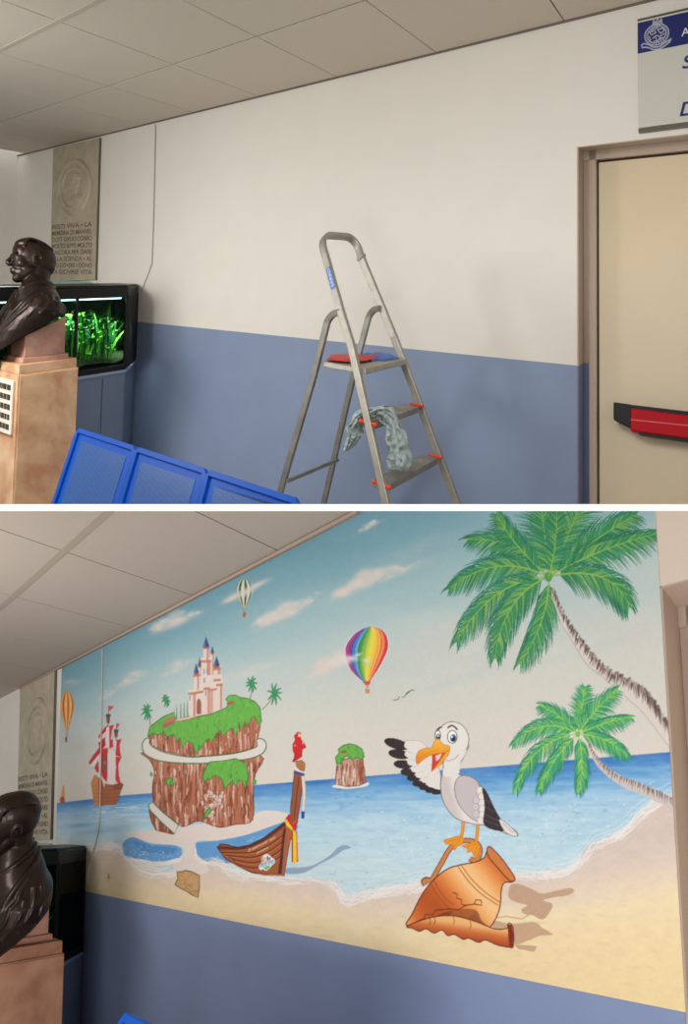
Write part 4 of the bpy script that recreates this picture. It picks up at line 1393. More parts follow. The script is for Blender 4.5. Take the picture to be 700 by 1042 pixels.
# ---- rock islet
c5b = mk((210, 730), 4.118)
poly(smooth(c5b([(525, 288), (570, 278), (640, 284), (678, 272), (672, 288), (600, 300), (545, 296)]), True), (226, 222, 216))
for i in range(46):
    x = rr.uniform(532, 668); y = rr.uniform(296, 385)
    stroke(c5b([(x, y), (x + rr.uniform(-22, 22), y + 2)]), .6, rr.choice([(96, 142, 196), (120, 160, 206), (70, 116, 176)]), .6)
rocktex(c5b([(548, 185), (600, 170), (655, 172), (662, 222), (668, 272), (640, 286), (590, 290), (540, 280), (544, 230)]), (196, 150, 128), RD, (228, 212, 202), 14, 80)
poly(c5b([(625, 180), (655, 172), (662, 222), (668, 272), (640, 284)]), (150, 84, 60), .6)
grass(c5b([(546, 194), (540, 168), (556, 150), (552, 134), (575, 116), (600, 110), (625, 116), (652, 132), (662, 165), (646, 176), (628, 164), (612, 180), (596, 166), (584, 162), (570, 178), (566, 194)]), 15, 60)
poly(c5b([(562, 142), (585, 136), (590, 150), (566, 150)]), (150, 92, 70))

# ---- long wooden boat with sash
q = lambda pts, col, **kw: poly(c5b(pts), col, **kw)
q(smooth([(335, 632), (400, 628), (450, 618), (510, 584), (540, 556), (560, 540), (585, 536), (606, 546), (575, 556), (552, 572), (520, 592), (470, 618), (410, 650), (340, 656)], True), (128, 150, 176), a=.75)
hull = [(45, 545), (60, 530), (88, 534), (130, 545), (180, 535), (240, 505), (330, 438), (352, 470), (345, 540), (325, 665), (250, 662), (190, 650), (130, 622), (80, 592)]
q(hull, (150, 80, 48), outline=(74, 34, 24), ow=1)
q([(58, 560), (110, 556), (190, 545), (260, 510), (322, 465), (316, 655), (250, 655), (190, 645), (130, 618), (85, 590)], (164, 90, 54))
for k_, o_ in enumerate((18, 44, 72, 98)):
    stroke(smooth(c5b([(62 + k_ * 16, 560 + o_ * .35), (130, 556 + o_ * .6), (200, 548 + o_ * .85), (270, 512 + o_), (322, 474 + o_)]), k=3), 1.0, (84, 40, 28))
    stroke(smooth(c5b([(62 + k_ * 16, 567 + o_ * .35), (130, 563 + o_ * .6), (200, 555 + o_ * .85), (270, 519 + o_), (322, 481 + o_)]), k=3), .9, (196, 118, 76), .7)
stroke(smooth(c5b([(48, 545), (90, 548), (150, 548), (210, 528), (260, 500), (330, 446)]), k=3), 2.6, (92, 46, 30))
q([(330, 445), (384, 418), (374, 470), (350, 520), (325, 665), (314, 660), (322, 560)], (172, 98, 64), outline=(84, 40, 28), ow=.6)
q([(322, 470), (334, 462), (322, 560), (312, 655), (300, 655), (312, 560)], (86, 38, 30))
q([(368, 222), (408, 224), (398, 320), (384, 425), (350, 440), (352, 380), (362, 300)], (150, 84, 56), outline=(84, 42, 30), ow=.7)
stroke(c5b([(388, 250), (378, 330), (368, 420)]), 1.2, (110, 56, 40))
q([(374, 184), (400, 180), (413, 192), (411, 226), (392, 220), (378, 206)], (176, 116, 66), outline=(100, 56, 34), ow=.5)
q([(370, 206), (392, 222), (412, 228), (410, 236), (370, 224)], (226, 214, 200)); q([(368, 222), (412, 236), (411, 246), (367, 234)], (48, 74, 150))
q([(398, 246), (410, 246), (416, 300), (412, 392), (400, 392), (404, 320)], (224, 214, 200), outline=(180, 150, 120), ow=.4); q([(397, 394), (412, 394), (410, 424), (398, 424)], (36, 70, 160))
q([(328, 428), (346, 404), (352, 410), (350, 430), (364, 452), (384, 428), (384, 440), (364, 474), (340, 452)], (206, 30, 36))
q([(328, 434), (334, 424), (344, 440), (362, 464), (360, 474), (338, 456)], (236, 206, 50))
q([(356, 478), (380, 478), (384, 606), (356, 606)], (196, 34, 34)); q([(362, 470), (376, 480), (380, 608), (362, 612)], (240, 196, 44))
# red bird on the prow
q([(360, 186), (372, 160), (362, 140), (362, 112), (372, 96), (368, 76), (384, 60), (397, 68), (396, 92), (412, 112), (418, 126), (402, 134), (400, 164), (384, 176), (370, 180)], (206, 32, 42), outline=(120, 20, 30), ow=.4)
q([(384, 66), (398, 72), (398, 84), (384, 80)], (236, 200, 120)); q([(370, 150), (378, 150), (376, 182), (362, 190)], (170, 30, 50))
stroke(c5b([(402, 112), (410, 96), (426, 84)]), 1.0, (226, 196, 180)); stroke(c5b([(410, 98), (424, 100)]), .8, (226, 196, 180)); ell(*c5b([(372, 118)])[0], 1, .8, (220, 170, 60), n=8)
# lettering on the hull: two light lines, then the painters' badge
def mtext(s, p0, p1, hgt, col, bold=0.0, skew=0.0, a=1.0):
    vs, fs = text_tris(s, 0.2, bold)
    x0, x1 = min(v.x for v in vs), max(v.x for v in vs); y0_, y1_ = 0.0, .73
    p0, p1 = np.array(p0, float), np.array(p1, float); dr = (p1 - p0)
    up = np.array([0, -1.0]) * hgt
    V_ = [p0 + dr * ((v.x - x0) / (x1 - x0)) + up * ((v.y - y0_) / (y1_ - y0_)) for v in vs]
    for f in fs: poly([V_[i] for i in f], col, a)
mtext('Il mare per noi', (252.6, 867.2), (280, 853.2), 3.2, (236, 208, 170), .03)
mtext('amico', (261, 869.2), (273, 863.2), 2.6, (230, 200, 160), .03)
cb = mk((250, 830), 11.67)
poly(smooth(cb([(155, 620), (165, 580), (190, 560), (185, 500), (205, 478), (240, 455), (285, 470), (310, 500), (340, 515), (345, 560), (310, 590), (290, 620), (240, 655), (205, 635), (180, 648)]), True), (226, 232, 236))
poly(cb([(190, 500), (200, 482), (215, 545), (200, 550)]), (200, 110, 60)); poly(cb([(215, 495), (230, 488), (236, 540), (222, 545)]), (236, 180, 60)); poly(cb([(245, 500), (262, 470), (275, 520), (250, 535)]), (40, 130, 200)); poly(cb([(272, 500), (296, 490), (290, 525), (272, 525)]), (214, 80, 50))
poly(cb([(210, 612), (285, 590), (290, 612), (240, 645)]), (120, 190, 60)); poly(cb([(190, 560), (300, 510), (305, 530), (195, 580)]), (238, 150, 120), .7)
mtext('OSPEDALI DIPINTI', cb([(162, 618)])[0], cb([(338, 560)])[0], 3.4, (56, 140, 200), .03)
foam(smooth(c5b([(20, 600), (60, 612), (110, 640), (180, 668), (250, 676), (330, 680), (400, 690), (440, 690)]), k=4), 3.4, 90, 12)

# ---- treasure scrap and starfish on the sand
poly([(178, 900), (181, 894), (180, 887), (186, 887), (188, 885.6), (195, 887), (203, 891), (203, 903), (201.4, 913.6), (196, 911), (190, 907), (184, 904)], (200, 162, 112), outline=(120, 76, 42), ow=1.0)
for i in range(90):
    x, y = rr.uniform(181, 201), rr.uniform(888, 908)
    if y > 887 and y < 902 + (x - 180) * .42:
        stroke([(x, y), (x + rr.uniform(-2, 2), y + rr.uniform(-1.5, 2))], .7, rr.choice([(136, 90, 52), (222, 190, 142), (160, 112, 68)]), .6)
for a in range(5):
    t_ = a * 1.257 + .3
    stroke([(110.5, 892), (110.5 + 3 * math.cos(t_), 892 + 5.4 * math.sin(t_))], 1.6, (160, 130, 108), .7, w2=.3)
for i in range(60):
    x, y = rr.uniform(230, 680), rr.uniform(930, 1020)
    soft(x, y, rr.uniform(3, 9), rr.uniform(1, 2), (212, 190, 146), .35, .15)

# ---- palms
def frond(base, mid, tip, wl, cd, cm, cl_, seed, n=46, rw=1.3, wr=None):
    r = random.Random(seed)
    b, m, t_ = [np.array(p, float) for p in (base, mid, tip)]
    pt_ = lambda k: (1 - k) ** 2 * b + 2 * k * (1 - k) * m + k * k * t_
    tg = lambda k: 2 * (1 - k) * (m - b) + 2 * k * (t_ - m)
    L_ = np.linalg.norm(t_ - b)
    for layer in (0, 1):
        for side in (1, -1):
            for i in range(n):
                k = .10 + .9 * i / (n - 1) + r.uniform(-.01, .01)
                k = min(k, 1)
                p = pt_(k); d_ = tg(k); d_ = d_ / (np.linalg.norm(d_) + 1e-6)
                nr = np.array([-d_[1], d_[0]]) * side
                ln = 1.38 * wl * (math.sin(math.pi * min(1, .12 + .8 * k)) ** .7) * r.uniform(.8, 1.1) * (1 if layer == 0 else .62)
                if wr and side == wr[0]: ln *= wr[1]
                dirv = nr * (.74 - .28 * k) + d_ * (.66 + .26 * k) + np.array([0, .26])
                dirv = dirv / np.linalg.norm(dirv)
                q1 = p + dirv * ln * .55 + nr * ln * .06
                q2 = p + (dirv + np.array([0, .22])) / np.linalg.norm(dirv + np.array([0, .22])) * ln
                c = r.choice([cd, cm, cd, (46, 132, 116)]) if layer == 0 else r.choice([cm, cl_, cm])
                stroke([p, q1, q2], 1.9 if layer == 0 else 1.3, c, .95 if layer == 0 else .85, w2=.25)
    stroke([pt_(i / 10) for i in range(11)], rw, cl_, 1, w2=.4)
D_, M_, L1_ = (34, 108, 78), (58, 144, 88), (140, 184, 84)
BC = (558, 587)
big = [((530, 546), (478, 549), 22, None), ((556, 552), (549, 508), 24, None), ((578, 548), (592, 508), 24, None), ((604, 548), (646, 524), 25, None), ((612, 556), (668, 543), 23, None),
       ((520, 512 + 42), (506, 524), 15, None), ((622, 572), (640, 616), 23, (1, 1.2)), ((506, 560), (458, 598), 22, None), ((500, 590), (465, 652), 24, None), ((512, 605), (504, 668), 25, None), ((560, 628), (530, 674), 24, None)]
for i, (m_, t_, wl_, wr_) in enumerate(big):
    frond(BC, m_, t_, wl_, D_, M_, L1_, 100 + i, n=52, rw=1.8, wr=wr_)
ell(*BC, 4, 5, (70, 140, 70), .8)
frond(BC, (568, 556), (566, 512), 14, D_, M_, L1_, 140, n=34)
# trunk of the big palm: pale with a dark ragged upper side
tr = smooth([(562, 598), (572, 620), (586, 643), (602, 664), (622, 682), (642, 692), (660, 706), (682, 738)], k=8)
lo_ = smooth([(561, 606), (570, 632), (582, 652), (597, 676), (617, 692), (640, 712), (658, 730), (682, 762)], k=8)
poly(tr + lo_[::-1], (218, 206, 198), .8)
stroke(lo_, .6, (150, 140, 134), .7)
for i, (p, q_) in enumerate(zip(tr, lo_)):
    k = i / len(tr)
    wd = 2.4 + 3.6 * k
    for j in range(6):
        dx, dy = q_ - p; l = math.hypot(dx, dy) or 1
        a0 = np.array(p) + rr.uniform(-1.5, 1.5) + np.array([dx, dy]) / l * rr.uniform(-2, 3.5)
        e_ = a0 + np.array([dx, dy]) / l * rr.uniform(3.5, 8.5) * (.6 + 1.2 * k) + np.array([rr.uniform(0, 1.2), 0])
        stroke([a0, e_], wd * rr.uniform(.3, .7), rr.choice([(98, 78, 74), (128, 106, 100), (86, 66, 64), (186, 170, 164)]), .7, w2=.3)
SD, SM, SL = (40, 132, 92), (70, 170, 110), (160, 206, 90)
SCN = (588, 747)
for i, (m_, t_, wl_) in enumerate([((572, 728), (550, 718), 12), ((592, 722), (595, 700), 12), ((604, 722), (627, 703), 14), ((616, 734), (641, 730), 12), ((618, 748), (638, 769), 14),
                                   ((552, 726), (522, 757), 14), ((540, 752), (525, 804), 15), ((562, 770), (549, 804), 15), ((596, 776), (589, 806), 14)]):
    frond(SCN, m_, t_, wl_, SD, SM, SL, 200 + i, n=36, rw=1.1)
ell(*SCN, 2.4, 3, (110, 176, 90), .8)
tr = smooth([(600, 757), (608, 771), (620, 782), (636, 791), (652, 797), (668, 804), (686, 812)], k=7)
lo_ = smooth([(597, 760), (606, 777), (618, 790), (634, 801), (650, 808), (668, 816), (686, 825)], k=7)
poly(tr + lo_[::-1], (206, 194, 188), .95)
for p, q_ in zip(tr, lo_):
    dx, dy = q_ - p; l = math.hypot(dx, dy) or 1
    for j in range(2):
        a0 = np.array(p) + np.array([rr.uniform(-.8, .8), rr.uniform(-.5, 1)])
        e_ = a0 + np.array([dx, dy]) / l * rr.uniform(.35, .8) * l
        stroke([a0, e_], 1.4, rr.choice([(98, 76, 72), (120, 98, 92), (150, 130, 124)]), .8, w2=.4)

# ---- shadows the painter put on the sand, the jar and the gull
g = mk((380, 720), 3.18)
G = lambda pts, col, **kw: poly(g(pts), col, **kw)
SH = (188, 150, 122)
G(smooth([(436, 602), (444, 574), (470, 571), (515, 588), (545, 602), (592, 592), (636, 584), (650, 594), (628, 608), (590, 613), (548, 624), (578, 634), (574, 656), (548, 686), (515, 672), (488, 668), (478, 652), (498, 640), (462, 630), (440, 618)], True, 3), SH, a=.85)
G(smooth([(380, 704), (400, 690), (440, 700), (518, 694), (545, 712), (580, 735), (540, 738), (500, 754), (450, 764)], True, 3), SH, a=.8)
G([(452, 766), (530, 772), (520, 790), (470, 782)], SH, a=.8); stroke(g([(385, 682), (430, 676), (480, 684), (520, 660)]), 1.2, SH, .8)
def jarcol(X, Y):
    u = ((X - 413) * .62 + (Y - 880) * .78) / 62
    v = vx = ((X - 470) * .78 - (Y - 905) * .62) / 40
    t_ = np.clip(.5 + .5 * np.sin((v * 1.2 + .3) * 2.2), 0, 1)
    return lerp_table(t_, [(0, (184, 84, 32)), (.4, (212, 114, 52)), (.75, (234, 158, 90)), (1, (244, 194, 134))])
OUT = (104, 44, 18)
stroke(smooth(g([(168, 575), (162, 562), (172, 556), (186, 560), (196, 545), (222, 500), (245, 460), (270, 438), (300, 430), (330, 436), (344, 456), (342, 482), (326, 496), (312, 488)]), k=4), 5.4, OUT)
stroke(smooth(g([(168, 575), (163, 563), (172, 558), (186, 560), (196, 545), (222, 500), (245, 460), (270, 438), (300, 430), (330, 436), (344, 456), (342, 482), (326, 496), (312, 488)]), k=4), 3.8, (206, 130, 70))
body = smooth(g([(107, 705), (125, 668), (160, 600), (200, 552), (240, 522), (285, 508), (330, 500), (358, 486), (376, 468), (452, 556), (424, 566), (414, 590), (410, 640), (396, 682), (372, 712), (330, 700), (260, 690), (180, 690)]), True, 5)
poly(body, jarcol, outline=OUT, ow=1.2)
G(smooth([(184, 700), (215, 668), (270, 655), (330, 655), (350, 690), (372, 712), (300, 705)], True), (96, 44, 22), a=.55)
G([(230, 690), (260, 655), (330, 655), (300, 690)], (190, 110, 50), a=.5)
for pts in ([(272, 512), (306, 560), (350, 604), (404, 640)], [(284, 510), (318, 556), (362, 598), (408, 630)], [(196, 560), (214, 592), (236, 620), (262, 640)], [(186, 572), (204, 602), (226, 630), (246, 650)]):
    stroke(smooth(g(pts)), .9, (150, 74, 34), .9)
for pts in ([(262, 520), (294, 566), (340, 612), (398, 652)],):
    stroke(smooth(g(pts)), 1.4, (240, 196, 140), .8)
stroke(g([(124, 700), (164, 682), (168, 668), (190, 672), (200, 656), (246, 652), (276, 654), (298, 640), (326, 636), (330, 622), (350, 624)]), 1.1, OUT)
stroke(g([(256, 598), (272, 604), (268, 616), (286, 622), (284, 636), (300, 640)]), 1.1, OUT); stroke(g([(326, 636), (352, 640), (348, 628)]), 1.0, OUT)
G(smooth([(368, 456), (380, 452), (416, 490), (456, 548), (452, 562), (436, 556), (400, 516), (372, 482)], True), (206, 122, 66), outline=OUT, ow=1.1)
shard = smooth(g([(107, 709), (150, 690), (205, 676), (262, 674), (330, 692), (392, 716), (432, 714), (434, 700), (446, 700), (453, 724), (452, 772), (440, 776), (400, 768), (362, 752), (340, 760), (308, 746), (290, 750), (262, 734), (240, 738), (222, 720), (196, 730), (170, 716), (148, 724), (126, 714)]), True, 4)
poly(shard, lambda X, Y: lerp_table(np.clip((Y - (931 + (X - 414) * .16)) / 20, 0, 1), [(0, (236, 180, 116)), (.35, (206, 110, 56)), (1, (150, 54, 30))]), outline=OUT, ow=1.1)
G([(434, 702), (446, 702), (452, 728), (450, 772), (440, 774), (436, 740)], (126, 40, 26))
for x, y in ((180, 678), (258, 676), (312, 690), (196, 676)):
    stroke(g([(x, y), (x + 4, y + 14), (x, y + 26)]), .7, OUT, .8)
# gull
WH, OL = (226, 220, 214), (110, 96, 96)
G(smooth([(217, 246), (216, 276), (196, 268), (160, 256), (134, 232), (112, 196), (100, 158), (98, 112), (130, 106), (160, 114), (190, 160), (214, 205)], True), WH, outline=(170, 160, 156), ow=.5)
for (x0_, y0_, x1_, y1_, w_) in ((38, 108, 106, 128, 26), (52, 146, 108, 156, 24), (70, 182, 116, 186, 22), (92, 208, 128, 210, 19), (112, 228, 142, 230, 16), (130, 247, 160, 247, 15), (152, 260, 180, 258, 13), (172, 270, 198, 266, 12), (192, 275, 217, 272, 12)):
    c_ = ((x0_ + x1_) / 2, (y0_ + y1_) / 2); cc = g([c_])[0]
    ell(cc[0] + .8, cc[1], abs(x1_ - x0_) / 2 / 3.18 + 2.0, w_ / 2 / 3.18 * 1.2, (50, 38, 40), 1, math.atan2(y1_ - y0_, x1_ - x0_), outline=(30, 22, 26), ow=.5)
for (x, y) in ((112, 122), (114, 150), (122, 176), (134, 198), (148, 216), (166, 232), (186, 246), (204, 252)):
    cc = g([(x, y)])[0]; ell(cc[0] + .5, cc[1], 4.6, 3.8, WH, 1); 
for pts in ([(104, 140), (128, 148)], [(112, 168), (136, 170)], [(126, 192), (148, 188)], [(144, 212), (164, 204)], [(162, 230), (180, 218)]):
    stroke(g(pts), .4, (176, 166, 162), .8)
bodyp = smooth(g([(232, 168), (226, 200), (217, 246), (222, 292), (240, 330), (270, 360), (320, 376), (372, 384), (430, 408), (466, 416), (458, 398), (412, 362), (372, 290), (340, 248), (300, 222), (272, 214), (274, 190), (292, 160), (306, 120)]), True, 5)
poly(bodyp, lambda X, Y: lerp_table(np.clip((X - (446 + (Y - 770) * .3)) / 30, 0, 1), [(0, (206, 196, 192)), (.3, (228, 222, 218)), (1, (220, 212, 208))]), outline=OL, ow=.8)
ell(460.4, 752.6, 16.6, 18.2, (230, 225, 219), outline=OL, ow=.7)
poly(smooth(g([(228, 150), (300, 136), (280, 180), (274, 216), (226, 220), (230, 180)]), True), (228, 222, 216))
stroke(smooth(g([(226, 165), (240, 172), (262, 166), (276, 152)])), .6, OL, .7)
G(smooth([(266, 238), (288, 220), (322, 228), (342, 250), (348, 300), (346, 350), (352, 372), (316, 358), (282, 322), (264, 280)], True), (198, 188, 190), outline=OL, ow=.6)
for (x, y) in ((344, 268), (350, 288), (350, 308), (352, 328), (350, 348), (346, 366), (332, 300), (330, 322), (332, 344)):
    cc = g([(x, y)])[0]; ell(cc[0], cc[1], 3.2, 3.8, (228, 222, 218) if x > 336 else (206, 198, 198), outline=(150, 140, 140), ow=.35)
G(smooth([(352, 262), (362, 268), (374, 290), (386, 318), (402, 348), (426, 394), (402, 398), (366, 386), (356, 366), (360, 330), (358, 296)], True), (56, 44, 48), outline=(30, 22, 26), ow=.5)
for pts in ([(360, 296), (380, 310)], [(362, 322), (392, 338)], [(360, 346), (404, 366)], [(362, 366), (412, 384)]):
    stroke(g(pts), .5, (120, 106, 110), .8)
G(smooth([(406, 362), (430, 374), (466, 410), (452, 416), (424, 400)], True), (224, 216, 212), outline=OL, ow=.5)
stroke(g([(418, 374), (452, 404)]), .5, OL, .7)
OR, OR2 = (232, 150, 34), (196, 110, 24)
for pts in ([(291, 370), (288, 400), (283, 428)], [(338, 378), (336, 410), (332, 440)]):
    stroke(g(pts), 3.4, OR2); stroke(g(pts), 2.4, OR)
G(smooth([(228, 430), (252, 422), (276, 416), (292, 424), (286, 442), (270, 450), (262, 462), (256, 444), (236, 442)], True, 3), OR, outline=OR2, ow=.6)
G(smooth([(286, 448), (310, 440), (330, 432), (344, 444), (342, 462), (330, 490), (318, 466), (304, 470), (304, 456)], True, 3), OR, outline=OR2, ow=.6)
for pts in ([(280, 424), (240, 434)], [(282, 426), (262, 450)], [(334, 440), (300, 452)], [(336, 442), (328, 478)]): stroke(g(pts), .5, OR2)
# eyes, brows, bill
ell(*g([(208, 90)])[0], 2.8, 5.2, (240, 238, 234), outline=(60, 50, 50), ow=.7); ell(*g([(209, 96)])[0], 1.9, 3.4, (40, 50, 64))
ell(*g([(209, 92)])[0], .8, 1.0, (236, 240, 244))
ell(*g([(255, 95)])[0], 4.9, 6.5, (242, 240, 236), outline=(60, 50, 50), ow=.7); ell(*g([(258, 99)])[0], 3.3, 4.0, (58, 120, 170)); ell(*g([(258, 101)])[0], 1.9, 2.5, (24, 30, 44)); ell(*g([(254, 95)])[0], 1.0, 1.3, (240, 246, 250))
stroke(smooth(g([(240, 66), (252, 58), (262, 62), (272, 72)])), 1.5, (40, 30, 32)); stroke(smooth(g([(204, 76), (212, 66), (222, 63)])), 1.4, (40, 30, 32))
G([(190, 150), (236, 138), (238, 150), (214, 184), (187, 207), (189, 178)], (206, 60, 44)); G([(200, 156), (222, 148), (214, 166), (203, 174)], (240, 200, 190))
G([(240, 128), (247, 140), (242, 154), (214, 188), (187, 209), (210, 180), (230, 150)], (234, 166, 46), outline=OR2, ow=.5)
G(smooth([(142, 183), (138, 160), (148, 140), (170, 131), (188, 130), (196, 112), (208, 101), (220, 112), (228, 120), (244, 124), (247, 136), (226, 146), (192, 152), (166, 164)], True, 4), lambda X, Y: lerp_table(np.clip((Y - 752) / 24, 0, 1), [(0, (244, 190, 66)), (.5, (238, 160, 40)), (1, (224, 130, 30))]), outline=OR2, ow=.6)
stroke(smooth(g([(150, 160), (180, 146), (214, 136)])), .5, OR2, .7)

# ---- faint roller texture over everything, then onto the wall
IMG += ((vnoise(3, 3, 31, 2) - .5) * 5)[..., None]
LIN = np.clip(IMG, 0, 255) / 255.0
LIN = np.where(LIN <= .04045, LIN / 12.92, ((LIN + .055) / 1.055) ** 2.4)
MK = MURAL_GAIN
R = RL
STEP = 0.72
nx = int((700 - 54) / STEP)
ny = int((1034 - 518) / STEP)
# mesh rows run plumb and level on the wall itself: u along the wall, v up
cBL, cBR = R.w(55.0, low(55.0)), R.w(697.5, 1030)
lead = (px(cBL)[0], px(cBR)[0])
us = np.linspace(0, 1, nx + 1)
xs_b = lead[0] + (lead[1] - lead[0]) * us
verts = np.zeros((nx + 1, ny + 1, 3))
OFF = .0016
no = np.array(R.n); o_ = np.array(R.o + R.n * OFF)
def hitn(x, y):
    r_ = np.stack([(x - CX) / F, np.ones_like(x), (CY - y) / F], -1)
    t_ = (o_ @ no) / (r_ @ no)
    return r_ * t_[..., None]
yb = 907.5 + .2015 * (xs_b - 89)
# top of each column: the ceiling line, or the slab, or the door head
v3x, v3y = 290.0, -5750.0
def top_of(x, y):
    # intersect the plumb line through (x,y) with the ceiling line / y = 518.5
    dx, dy = (x - v3x), (y - v3y)
    # param s: (x,y) - s*(dx,dy)
    s1 = (y - 711.6 + .526 * x) / (dy + .526 * dx)
    s2 = (y - 518.6) / dy
    s = np.minimum(s1, s2)
    return x - s * dx, y - s * dy
xt, yt2 = top_of(xs_b, yb)
# keep the right edge on the photograph's own plumb line
xt_r = 666.5
xt = xt + (xt_r - xt[-1]) * (us ** 6)
vv = np.linspace(0, 1, ny + 1)
GX = xs_b[:, None] + (xt - xs_b)[:, None] * vv[None, :]
GY = yb[:, None] + (yt2 - yb)[:, None] * vv[None, :]
verts = hitn(GX, GY)
fx = np.clip((GX - X0) * SS - .5, 0, WW - 1.001); fy = np.clip((GY - Y0) * SS - .5, 0, HH - 1.001)
ix = fx.astype(int); iy = fy.astype(int); tx = (fx - ix)[..., None]; ty = (fy - iy)[..., None]
colr = (LIN[iy, ix] * (1 - tx) + LIN[iy, ix + 1] * tx) * (1 - ty) + (LIN[iy + 1, ix] * (1 - tx) + LIN[iy + 1, ix + 1] * tx) * ty
colr = np.clip(colr * np.array(MK), 0, 1)
nv = (nx + 1) * (ny + 1)
me = bpy.data.meshes.new('wall_mural')
ii, jj = np.meshgrid(np.arange(nx), np.arange(ny), indexing='ij')
a_ = (ii * (ny + 1) + jj).ravel()
quads = np.stack([a_, a_ + (ny + 1), a_ + (ny + 1) + 1, a_ + 1], -1).astype(np.int32)
me.vertices.add(nv); me.vertices.foreach_set('co', verts.reshape(-1).astype(np.float32))
me.loops.add(quads.size); me.loops.foreach_set('vertex_index', quads.ravel())
me.polygons.add(len(quads)); me.polygons.foreach_set('loop_start', np.arange(0, quads.size, 4, dtype=np.int32))
me.update(calc_edges=True); me.validate()
at = me.color_attributes.new('paint', 'FLOAT_COLOR', 'POINT')
c4_ = np.ones((nv, 4), np.float32); c4_[:, :3] = colr.reshape(-1, 3)
at.data.foreach_set('color', c4_.ravel())
mm = bpy.data.materials.new('mural_paint'); mm.use_nodes = True
nt = mm.node_tree; bs = nt.nodes['Principled BSDF']; bs.inputs['Roughness'].default_value = .6; bs.inputs['Specular IOR Level'].default_value = .3
an = nt.nodes.new('ShaderNodeAttribute'); an.attribute_name = 'paint'
nt.links.new(an.outputs['Color'], bs.inputs['Base Color'])
me.materials.append(mm)
mo = link('wall_mural', me)
tagp(mo, 'large painted seaside mural with island castle, boat, gull and palm trees on the wall', 'mural')
# ================================================================== stepladder
R = RU
Wd = ray(800, 275).normalized()          # across, away to the right
Dd = ray(-220, 275).normalized()         # from the steps towards the rear legs
Ud = R.U
nN = Dd.cross(Ud).normalized()           # plane of the near side
F0 = P(393.5, 513, 2.2)
def near(x, y): return hit(x, y, F0, nN)
def far(p, x):
    k = (x - CX) / F
    return p + Wd * ((k * p.y - p.x) / (Wd.x - k * Wd.y))
lad = thing('stepladder', 'silver aluminium stepladder with platform, hoop handrail and orange step caps, against the plain wall', 'ladder', (near(370, 505) + Wd * .2) * 1.0)
lad.location.z = ZT; WL[lad].z = ZT
def ground(p, q):     # extend q->p down to the slab
    return zclip(q, p, ZT + .001)
# front stiles
n_pts = [near(331.0, 260), near(348.8, 323), near(357.2, 350), near(393.5, 513)]
n_pts[-1] = ground(n_pts[-1], n_pts[-2])
fx_ = [367.3, 391.0, 400.8, 452.8]
f_pts = [far(p, x) for p, x in zip(n_pts, fx_)]
f_pts[-1] = ground(f_pts[-1], f_pts[-2])
def dense(pts, k=6):
    out = []
    for i in range(len(pts) - 1):
        for j in range(k): out.append(pts[i].lerp(pts[i + 1], j / k))
    return out + [pts[-1]]
# hoop from the near stile over to the far one
up = (n_pts[0] - n_pts[1]).normalized()
N1, F1 = n_pts[0], f_pts[0]
acr = (F1 - N1); wl = acr.length; ac = acr.normalized()
hoop = []
rc = .075
for i in range(9):
    t = math.pi / 2 * i / 8
    hoop.append(N1 + up * (.035 + rc * math.sin(t)) + ac * rc * (1 - math.cos(t)))
for i in range(9):
    t = math.pi / 2 * (1 - i / 8)
    hoop.append(F1 + up * (.035 + rc * math.sin(t)) - ac * rc * (1 - math.cos(t)))
path = [n_pts[i] for i in (3, 2, 1, 0)] + hoop + f_pts
SW, SD = .020, .030
def rail(name, pts, m, w=SW, d=SD):
    mb = MB(); mb.sweep(pts, w, d, Wd); return mb.build(name, m, lad)
rail('stile', n_pts, M['alu']); rail('stile', f_pts, M['alu'])
# handrail hoop: section turned with the path
mb = MB()
fn = up.cross(ac).normalized()
mb.sweep([N1 + up * .0005] + hoop + [F1 + up * .0005], SD, .018, fn)
hp = mb.build('handrail_hoop', M['alu'], lad, smooth=True)
mb = MB()
mb.box(F1 - Wd * .014 - up * .012 - fn * .019, Wd * .028, up * .016, fn * .038)
mb.build('joint_collar', M['alu'], hp, bevel=.002)
# sticker on the near stile (outer face)
a, b = near(335.2, 272.5), near(341.2, 293.5)
dr = (b - a).normalized()
side = dr.cross(Wd).normalized()
if side.dot(Dd) < 0: side = -side
o = a - Wd * (SW / 2 + .0006)
mb = MB(); mb.prism([o - side * .012, o + side * .012, o + side * .012 + (b - a), o - side * .012 + (b - a)], -Wd * .0008)
stk = mb.build('sticker', M['label'], lad)
mb = MB()
put_text(mb, 'GIERRE', o - Wd * .0012 + (b - a) * .93 - side * .0055 if False else o - Wd * .0012 + (b - a) * .06 - side * .006, dr, side, width=(b - a).length * .86, height=.012)
mb.build('sticker_lettering', M['letter_white'], stk)
# rear legs, curved over at the top where they join the stiles
def rear(offx, p_top, p_bend, p_low, p_foot):
    return smooth3([p_top, p_bend[0], p_bend[1], p_low]) + [p_foot]
def smooth3(pts, k=6):
    out = []; n = len(pts)
    for i in range(n - 1):
        a, b, c, d = pts[max(i - 1, 0)], pts[i], pts[i + 1], pts[min(i + 2, n - 1)]
        for j in range(k):
            t = j / k
            out.append(.5 * ((2 * b) + (c - a) * t + (2 * a - 5 * b + 4 * c - d) * t * t + (3 * b - a - 3 * c + d) * t ** 3))
    out.append(pts[-1])
    return out
nr = [near(346.5, 317.5), near(339.5, 319.5), near(333.8, 326), near(331, 336), near(319, 384), near(284.5, 503)]
nr[-1] = ground(nr[-1], nr[-2])
fr = [far(nr[0], 386.5), far(nr[1], 380.5), far(nr[2], 375.8), far(nr[3], 373), far(nr[4], 361.5), far(nr[5], 334.5)]
fr[-1] = ground(fr[-1], fr[-2])
